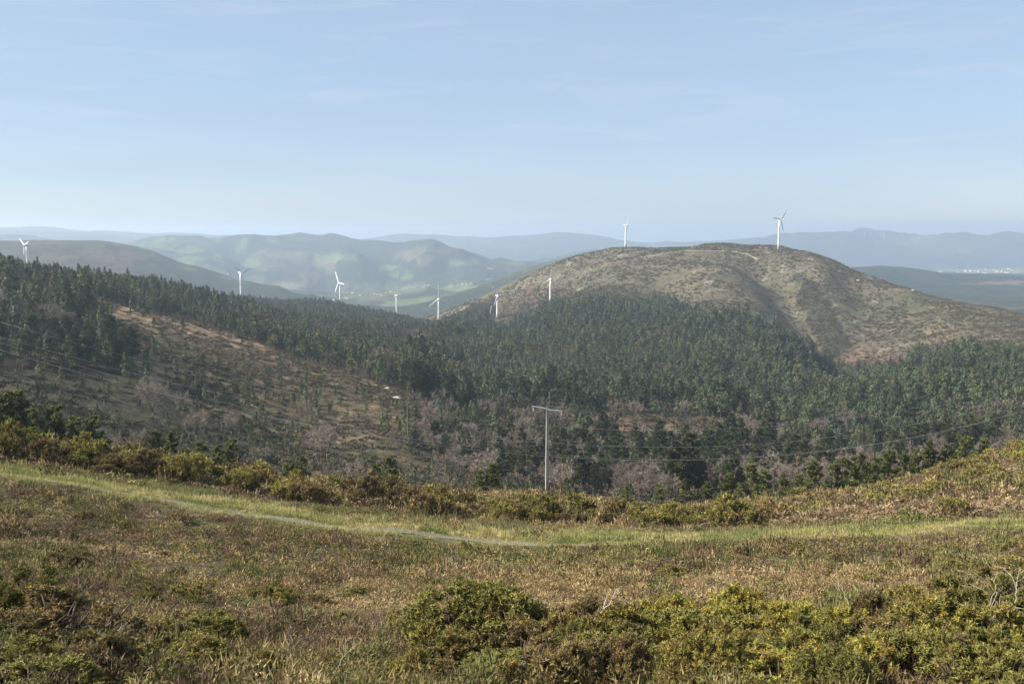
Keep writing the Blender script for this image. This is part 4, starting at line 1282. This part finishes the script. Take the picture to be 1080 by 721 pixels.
def utility_pole(loc, H, rz, label, arm=1.9, holes=True, mat='concrete', tilt=0.):
    t = empty('utility_pole', loc, rz)
    b = Bag()
    w0, w1 = .44, .27
    steps = 22 if holes else 1
    # two flanges joined by rungs: the recesses between the rungs are open
    zb = -.4
    for s in (-1, 1):
        V = []
        for z in (zb, H):
            ww = w0 + (w1 - w0) * (z - zb) / (H - zb)
            xo = s * ww * .36
            for dx, dy in ((-.28, -.5), (.28, -.5), (.28, .5), (-.28, .5)): V.append((xo + dx * ww * .5, dy * ww * .8, z))
        F = [(0, 1, 5), (0, 5, 4), (1, 2, 6), (1, 6, 5), (2, 3, 7), (2, 7, 6), (3, 0, 4), (3, 4, 7), (4, 5, 6), (4, 6, 7)]
        b.add((np.array(V), np.array(F)))
    for k in range(steps):
        z = zb + .3 + (H - zb - .35) * (k + .5) / steps
        ww = w0 + (w1 - w0) * (z - zb) / (H - zb)
        b.add(boxm(0, 0, z, ww * .445, ww * .5, (H / steps) * (.42 if k < steps * .75 else .8)))
    new_obj('shaft', b.mesh('pole_shaft', M[mat]), t)
    c = Bag()
    # drooping steel crossarm: two sections rising from the middle
    for s in (-1, 1):
        n_ = 6
        xs = np.linspace(.0, arm, n_)
        zz = H + .02 + (.10 * np.sin(xs / arm * 2.2) if s < 0 else -.05 + .03 * xs)
        for dy in (-.15, .15):
            c.add(tube(np.stack([s * xs, np.full(n_, dy), zz], 1), np.linspace(.075, .05, n_), 5))
        for q in range(1, n_):
            c.add(boxm(s * xs[q], 0, zz[q], .05, .34, .05))
    c.V = [v - np.stack([v[:, 0] * 0, v[:, 0] * 0, v[:, 0] * tilt], 1) for v in c.V]
    new_obj('crossarm', c.mesh('pole_crossarm', M['steel' if mat == 'concrete' else mat]), t)
    for sx in (-1, 0, 1):
        q = Bag()
        for k in range(4):
            q.add(tube([(sx * arm * .95, 0, H - .08 - .10 * k), (sx * arm * .95, 0, H - .15 - .10 * k)], [.03, .085], 8))
        if sx == 0:
            V = q.V
            q.V = [v + np.array([.34, 0, -.02], np.float32) for v in V]
        q.V = [v - np.stack([v[:, 0] * 0, v[:, 0] * 0, v[:, 0] * tilt], 1) for v in q.V]
        new_obj('insulator', q.mesh('pole_insulator', M['glass'], True), t)
    return tag(t, label, 'utility pole', None)


pp = at(577, 512, 118.0)
hz_ = float(height(pp[0], pp[1]))
top = at(577.5, 431.5, 118.0)[2]
utility_pole((pp[0], pp[1], hz_), top - hz_, R(10), 'pale concrete utility pole with a drooping crossarm, standing behind the gorse hedge', tilt=.17)
p2 = at(430, 460, 330.)
h2 = float(height(p2[0], p2[1])); t2 = at(430, 423, 330.)[2]
utility_pole((p2[0], p2[1], h2), max(7, t2 - h2), R(60), 'thin grey utility pole far down the slope below pale rocks', .9, mat='greywood')


def wire(A, Bp, sag, rad, label):
    A, Bp = np.array(A, float), np.array(Bp, float)
    s = np.linspace(0, 1, 40)
    P = A + (Bp - A) * s[:, None]
    P[:, 2] -= sag * 4 * s * (1 - s)
    V, F = tube(P - A, np.full(40, rad), 4)
    o = new_obj('power_line', make_mesh('power_line', V, F, M['wire'], smooth=True))
    o.location = A
    tag(o, label, 'power line', 'power lines crossing the valley')


# sagging line across the valley: through three sighted points each
def wire3(l, m_, r_, rad, label, rl=150., rm=185., rr_=235.):
    A, Bp = at(l[0], l[1], rl), at(r_[0], r_[1], rr_)
    # distance along the chord where the middle sight line crosses
    am = float(ray(*m_)[0])
    d = Bp - A
    # A + t d with atan2(x,y) = am
    t = (A[0] * cos(am) - A[1] * sin(am)) / -(d[0] * cos(am) - d[1] * sin(am))
    x, y = A[0] + t * d[0], A[1] + t * d[1]
    zm = float(ray(*m_)[1]) * math.hypot(x, y)
    sag = (A[2] + t * d[2] - zm) / (4 * t * (1 - t))
    wire(A, Bp, sag, rad, label)
    return A, Bp


ends = []
ends.append(wire3((-30, 360), (540, 478), (1115, 422), .019, 'lowest of the sagging cables, passing below the crossarm of the concrete pole'))
ends.append(wire3((-30, 352), (540, 475.5), (1115, 421), .012, 'thin cable just above the lowest one'))
ends.append(wire3((-30, 346), (540, 464), (1115, 408), .014, 'middle cable sagging across the valley'))
ends.append(wire3((-5, 338), (540, 446.5), (1115, 391), .012, 'uppermost cable crossing the valley, faintest of the four'))
for k, lab, ang in ((0, 'concrete utility pole carrying the cables at the left end of their span', 80), (1, 'concrete utility pole carrying the cables at the right end of their span', 100)):
    pz_ = max(e[k][2] for e in ends); pxy = np.mean([e[k][:2] for e in ends], 0)
    hg = float(height(*pxy))
    utility_pole((pxy[0], pxy[1], hg), pz_ - hg + .3, R(ang), lab, 2.2)

# ------------------------------------------------------------------ wind turbines
def pix_r(u, v, r0, r1):
    """distance at which the land itself is met along a sight line"""
    a, e = ray(u, v)
    q = np.linspace(r0, r1, 400)
    z = height(np.sin(a) * q, np.cos(a) * q)
    k = np.argmax(z / q >= e)
    return float(q[k]) if k else (r0 + r1) / 2

def blade_mesh(L):
    n_ = 9
    s = np.linspace(0, 1, n_)
    ch = 1.2 * np.where(s < .18, .045 + (s / .18) * .05, .095 * (1 - (s - .18) / .82) ** .8 + .016) * L
    th = np.where(s < .1, .045, .045 * (1 - s) ** 1.2 * .6 + .004) * L
    V = []
    for i in range(n_):
        tw = R(16) * (1 - s[i])
        for a in np.linspace(0, 2 * pi, 8, endpoint=False):
            x, y = ch[i] * (.5 * cos(a) + .12), th[i] * .5 * sin(a)
            V.append((x * cos(tw) - y * sin(tw), x * sin(tw) + y * cos(tw), s[i] * L))
    F = []
    for i in range(n_ - 1):
        for k in range(8):
            q = (i * 8 + k, i * 8 + (k + 1) % 8, (i + 1) * 8 + (k + 1) % 8, (i + 1) * 8 + k)
            F += [(q[0], q[1], q[2]), (q[0], q[2], q[3])]
    for k in range(1, 7): F.append(((n_ - 1) * 8, (n_ - 1) * 8 + k, (n_ - 1) * 8 + k + 1))
    return make_mesh('turbine_blade', np.array(V), np.array(F), M['white'], smooth=True)


BLADE = blade_mesh(1.0)
V, F = tube([(0, 0, -.05), (0, 0, .25), (0, 0, .5), (0, 0, .75), (0, 0, 1)], [.041, .036, .032, .028, .024], 16)
TOWER = make_mesh('turbine_tower', V, F, M['white'], smooth=True)
nb = Bag()
nb.add(tube([(0, -.05, 0), (0, -.04, 0), (0, .06, .003), (0, .085, .006), (0, .09, .006)], [.018, .030, .032, .024, .012], 10))
NAC = nb.mesh('turbine_nacelle', M['white'], True)
hbm = Bag().add(tube([(0, -.095, 0), (0, -.085, 0), (0, -.06, 0), (0, -.045, 0)], [.004, .020, .027, .026], 10))
HUBM = hbm.mesh('turbine_hub', M['white'], True)


def turbine(u, vhub, vbase, r, yaw, phase, bl, label):
    """yaw: which way the rotor faces (0 = at the viewer)"""
    if r < 0: r = pix_r(u, vbase, 1000, 1700)
    hub = at(u, vhub, r)
    g = float(height(hub[0], hub[1]))
    H = hub[2] - g
    t = empty('wind_turbine', (hub[0], hub[1], g), 0)
    tw = new_obj('tower', TOWER, t); tw.scale = (42, 42, H)
    na = new_obj('nacelle', NAC, t); na.location = (0, 0, H + .6); na.rotation_euler.z = R(yaw); na.scale = (42, 42, 42)
    hb = new_obj('hub', HUBM, na)
    for k in range(3):
        bd = new_obj('blade', BLADE, hb)
        bd.location = (0, -.07, 0)
        L_ = bl * r / FP / 42
        bd.scale = (L_ * 1.15, L_ * 1.15, L_)
        bd.rotation_euler = (0, R(phase + 120 * k), 0)
    tag(t, label, 'wind turbine', 'wind turbines along the ridge')


TB = [
    (28, 259, 285, 1250, -35, 68, 11, 'white wind turbine at the far left, half hidden by the wooded ridge'),
    (253.5, 288, 317, 1400, 58, 190, 14, 'white wind turbine rising from the dark wood on the left ridge'),
    (358.5, 298.5, 322, 1560, -48, 335, 14, 'white wind turbine left of the gap, its visible blade leaning up left'),
    (418, 312, 333, 1750, 60, 6, 9, 'faint distant turbine in the gap, standing in front of the blue valley'),
    (462.5, 316, 344, -1, 28, 357, 17, 'wind turbine at the saddle with one blade straight up, one down left'),
    (524.5, 312, 336, -1, 30, 325, 14, 'wind turbine on the left foot of the big hill, blade up left'),
    (580.5, 295, 320, -1, 18, 3, 12.5, 'wind turbine in front of the heath hill with its rotor shaped like an upright Y'),
    (660, 238, 262, 1660, 78, 5, 11, 'slim wind turbine on the left part of the hilltop, rotor edge-on'),
    (822, 232, 261.5, 1500, 28, 40, 13.5, 'largest-looking wind turbine, alone on the hilltop skyline at right'),
]
for a in TB: turbine(*a)

# row of far turbines on the blue mountain: towers and rotors a few pixels tall
fb = Bag()
fb.add(tube([(0, 0, 0), (0, 0, 60)], [2.6, 1.8], 6))
for k in range(3):
    a = R(20 + 120 * k)
    fb.add(tube([(0, -3, 60), (34 * sin(a), -3, 60 + 34 * cos(a))], [1.5, .5], 4))
fb.add(tube([(0, -4, 60), (0, 5, 60)], [2.2, 2.2], 6))
FARM = fb.mesh('far_turbine', M['white'])
for i, (u, r) in enumerate(((912, 11750), (918, 11780), (932, 11800), (970, 11850), (989, 11880), (1000, 11880), (1007, 11880), (1023, 11880), (1044, 11880), (1062, 11880))):
    a = float(ray(u, 248)[0]); x, y = sin(a) * r, cos(a) * r
    o = new_obj('wind_turbine', FARM); o.location = (x, y, float(height(x, y))); o.rotation_euler.z = rng.uniform(-.5, .5)
    tag(o, 'tiny white turbine in the row along the far blue mountain at right', 'wind turbine', 'tiny turbines on the far mountain')

# leaning mast and shed in the saddle
def tube_obj(name, pts_, radii, mat, parent=None, sides=8):
    V, F = tube(pts_, radii, sides)
    return new_obj(name, make_mesh(name, V, F, mat, smooth=True), parent)

rm_ = pix_r(516, 338.5, 1000, 1700); a = at(518.5, 322, rm_); p0 = at(516, 338.5, rm_); g = float(height(p0[0], p0[1]))
t = empty('leaning_mast', (p0[0], p0[1], g))
top_ = np.array([a[0] - p0[0], 0, a[2] - g])
lat = Bag()
for dx, dy in ((-.7, -.7), (.7, -.7), (.7, .7), (-.7, .7)):
    lat.add(tube([(dx, dy, 0), top_ + np.array((dx * .4, dy * .4, 0))], [.22, .16], 4))
for k in range(14):
    s0, s1 = k / 14, (k + 1) / 14
    sg = 1 if k % 2 else -1
    for dy in (-.6, .6):
        lat.add(tube([top_ * s0 + np.array((-.6 * sg, dy, 0)), top_ * s1 + np.array((.6 * sg, dy, 0))], [.12, .12], 3))
new_obj('lattice', lat.mesh('mast_lattice', M['steel']), t)
bb = Bag().add(boxm(0, 0, .5, 3.4, 3.4, 1.2)); new_obj('base', bb.mesh('mast_base', M['concrete']), t)
tag(t, 'thin pale leaning mast beside the turbine at the foot of the big hill', 'mast')


def house_mesh(wx, wy, h):
    b = Bag().add(boxm(0, 0, h / 2 - .5, wx, wy, h + 1))
    rf = Bag()
    o_ = .4
    V = np.array([(-wx / 2 - o_, -wy / 2 - o_, h), (wx / 2 + o_, -wy / 2 - o_, h), (wx / 2 + o_, wy / 2 + o_, h), (-wx / 2 - o_, wy / 2 + o_, h), (-wx / 2 - o_, 0, h + wy * .28), (wx / 2 + o_, 0, h + wy * .28)])
    F = np.array([(0, 1, 5), (0, 5, 4), (2, 3, 4), (2, 4, 5), (1, 2, 5), (3, 0, 4), (0, 2, 1), (0, 3, 2)])
    rf.add((V + (0, 0, .004), F))
    return b.mesh('house_wall', M['wall']), rf.mesh('house_roof', M['roof'])


HM = [house_mesh(16, 10, 6), house_mesh(12, 9, 6.5), house_mesh(24, 11, 5)]
def house(u, v, r, rz, k, s, label, grp, name='house', cat='house'):
    a = float(ray(u, v)[0]); x, y = sin(a) * r, cos(a) * r
    t = empty(name, (x, y, float(height(x, y))), rz, s)
    new_obj('wall', HM[k][0], t); new_obj('roof', HM[k][1], t)
    tag(t, label, cat, grp)

house(513, 338.5, rm_ - 8, .3, 1, .55, 'small white shed at the foot of the leaning mast', None, 'shed', 'shed')
house(213, 314.5, 1150, .2, 0, .7, 'pale building with a low roof in the wood on the left ridge', None, 'forest_building', 'building')
for i, (u, v) in enumerate(((399, 311), (402, 311.5), (396, 310.5), (404, 312.5), (438, 303), (442, 302), (446, 303.5), (435, 304), (452, 301), (428, 306), (372, 309), (380, 312), (365, 315), (412, 308), (420, 311), (488, 300.5), (493, 300),
                            (497, 299.5), (484, 302), (240, 290), (340, 313), (352, 317), (515, 283.5), (518, 284))):
    r = pix_r(u, v, 3000, 6500)
    lab = ('tiny white house among the green fields at the far left of the valley' if u < 300 else 'tiny pale house in the village on the blue valley floor' if u < 425 else
           'tiny white house in the hamlet above the gap' if u < 470 else 'tiny white house along the long green field right of the hamlet' if u < 505 else 'tiny white house on the end of the far spur')
    house(u, v, r, rng.uniform(-.6, .6), int(rng.integers(3)), rng.uniform(.55, .85), lab, 'houses in the far valley')
for i in range(22):
    u = rng.uniform(985, 1080); v = 287.5 - (u - 985) * .03 + rng.normal() * 1.3
    r = pix_r(u, v, 6800, 9400)
    house(u, v, r, rng.uniform(-.7, .7), int(rng.integers(3)), rng.uniform(.8, 1.3), 'tiny pale building of the town under the far blue mountain at right', 'buildings of the far town')


# pale rocks on the left slope and on the hill skyline
def rock_mesh(seed, flat=.6):
    rg = np.random.default_rng(seed)
    th, ph = np.meshgrid(np.linspace(0, pi, 9), np.linspace(0, 2 * pi, 13)[:-1], indexing='ij')
    D = np.stack([np.sin(th) * np.cos(ph), np.sin(th) * np.sin(ph), np.cos(th)], -1)
    n_ = .35 * vnoise(D[..., 0] * 1.8 + seed, D[..., 1] * 1.8 + D[..., 2] * 2.1, seed) + .15 * vnoise(D[..., 0] * 4, D[..., 1] * 4 + D[..., 2] * 5, seed + 1)
    V = (D * (1 + n_)[..., None] * (1, .7, flat)).reshape(-1, 3)
    F = []
    for i in range(8):
        for k in range(12):
            q = (i * 12 + k, (i + 1) * 12 + k, (i + 1) * 12 + (k + 1) % 12, i * 12 + (k + 1) % 12)
            F += [(q[0], q[1], q[2]), (q[0], q[2], q[3])]
    return make_mesh('rock', V, np.array(F), M['rock'], smooth=False)

RK = [rock_mesh(950 + i) for i in range(5)]
def rock(u, v, r, sx, sy, sz, rz, k, label, grp):
    a = float(ray(u, v)[0]); x, y = sin(a) * r, cos(a) * r
    o = new_obj('rock', RK[k]); o.location = (x, y, float(height(x, y)) + sz * .25); o.scale = (sx, sy, sz); o.rotation_euler = (0, 0, rz)
    tag(o, label, 'rock', grp)

rock(408, 412.5, 440, 1.7, 1.4, 1.5, .3, 0, 'small white rock left of the pale rock strip on the clearing', None)
rock(397, 410.5, 445, .8, .7, .8, 1.3, 1, 'smallest white rock left of the pale rock strip', None)
rock(420, 419.5, 425, 2.3, 1.3, 1.7, -.4, 2, 'upper end of the pale rock strip above the thin grey pole', None)
rock(425, 424, 410, 1.4, .9, 1.2, -.6, 3, 'middle piece of the pale rock strip above the thin grey pole', None)
rock(429, 428.5, 395, 2.2, 1.1, 1.1, -.6, 4, 'lower end of the pale rock strip above the thin grey pole', None)
for i in range(26):
    u = rng.choice([rng.uniform(740, 860), rng.uniform(860, 990), rng.uniform(560, 700)])
    r = np.interp(u, [560, 650, 760, 860, 950, 990], [1580, 1570, 1520, 1480, 1380, 1350]) - rng.uniform(0, 60)
    s = rng.uniform(1.0, 2.4)
    rock(u, 270, r, s * 1.5, s, s * .8, rng.uniform(0, 6), int(rng.integers(5)), 'pale rock outcrop along the rounded top of the big heath hill', 'rock outcrops on the hilltop')

# ------------------------------------------------------------------ haze
zlo = float(Z.min()) - 1.5
ztop = float(Z.max()) + 3
ztop = max(ztop, max(float((at(u, vh, r)[2])) + bl * r / FP + 4 for (u, vh, vb, r, yw, ph, bl, lb) in TB if r > 0), float(height(*at(905, 246, 11750)[:2])) + 3)
print('haze', zlo, ztop)
V, F = boxm(0, 0, 0, 1, 1, 1)
hz = new_obj('haze', make_mesh('haze', V * (33400, 33400, ztop - zlo), F, []))
hz.location = (0, 0, (zlo + ztop) / 2)
mh = bpy.data.materials.new('pale air'); mh.use_nodes = True
N = mh.node_tree.nodes
N.remove(N['Principled BSDF'])
pv = N.new('ShaderNodeVolumePrincipled')
pv.inputs['Color'].default_value = (.68, .82, 1.0, 1)
pv.inputs['Density'].default_value = 1.28e-4
pv.inputs['Anisotropy'].default_value = .35
mh.node_tree.links.new(pv.outputs[0], N['Material Output'].inputs['Volume'])
mh.cycles.homogeneous_volume = True
mh.cycles.volume_sampling = 'DISTANCE'
hz.data.materials.append(mh)
tag(hz, 'thin pale blue air filling the whole valley', 'haze', kind='stuff')

# ------------------------------------------------------------------ render
scene.render.engine = 'CYCLES'
cy = scene.cycles
cy.use_denoising = True
cy.use_adaptive_sampling = False
cy.denoiser = 'OPENIMAGEDENOISE'
cy.max_bounces = 6
cy.diffuse_bounces = 3
cy.transmission_bounces = 3
cy.transparent_max_bounces = 6
cy.volume_bounces = 1
cy.sample_clamp_indirect = 6
vs = scene.view_settings
vs.view_transform = 'Standard'
vs.look = 'None'
vs.exposure = 1.04
vs.gamma = 1
vs.use_curve_mapping = False
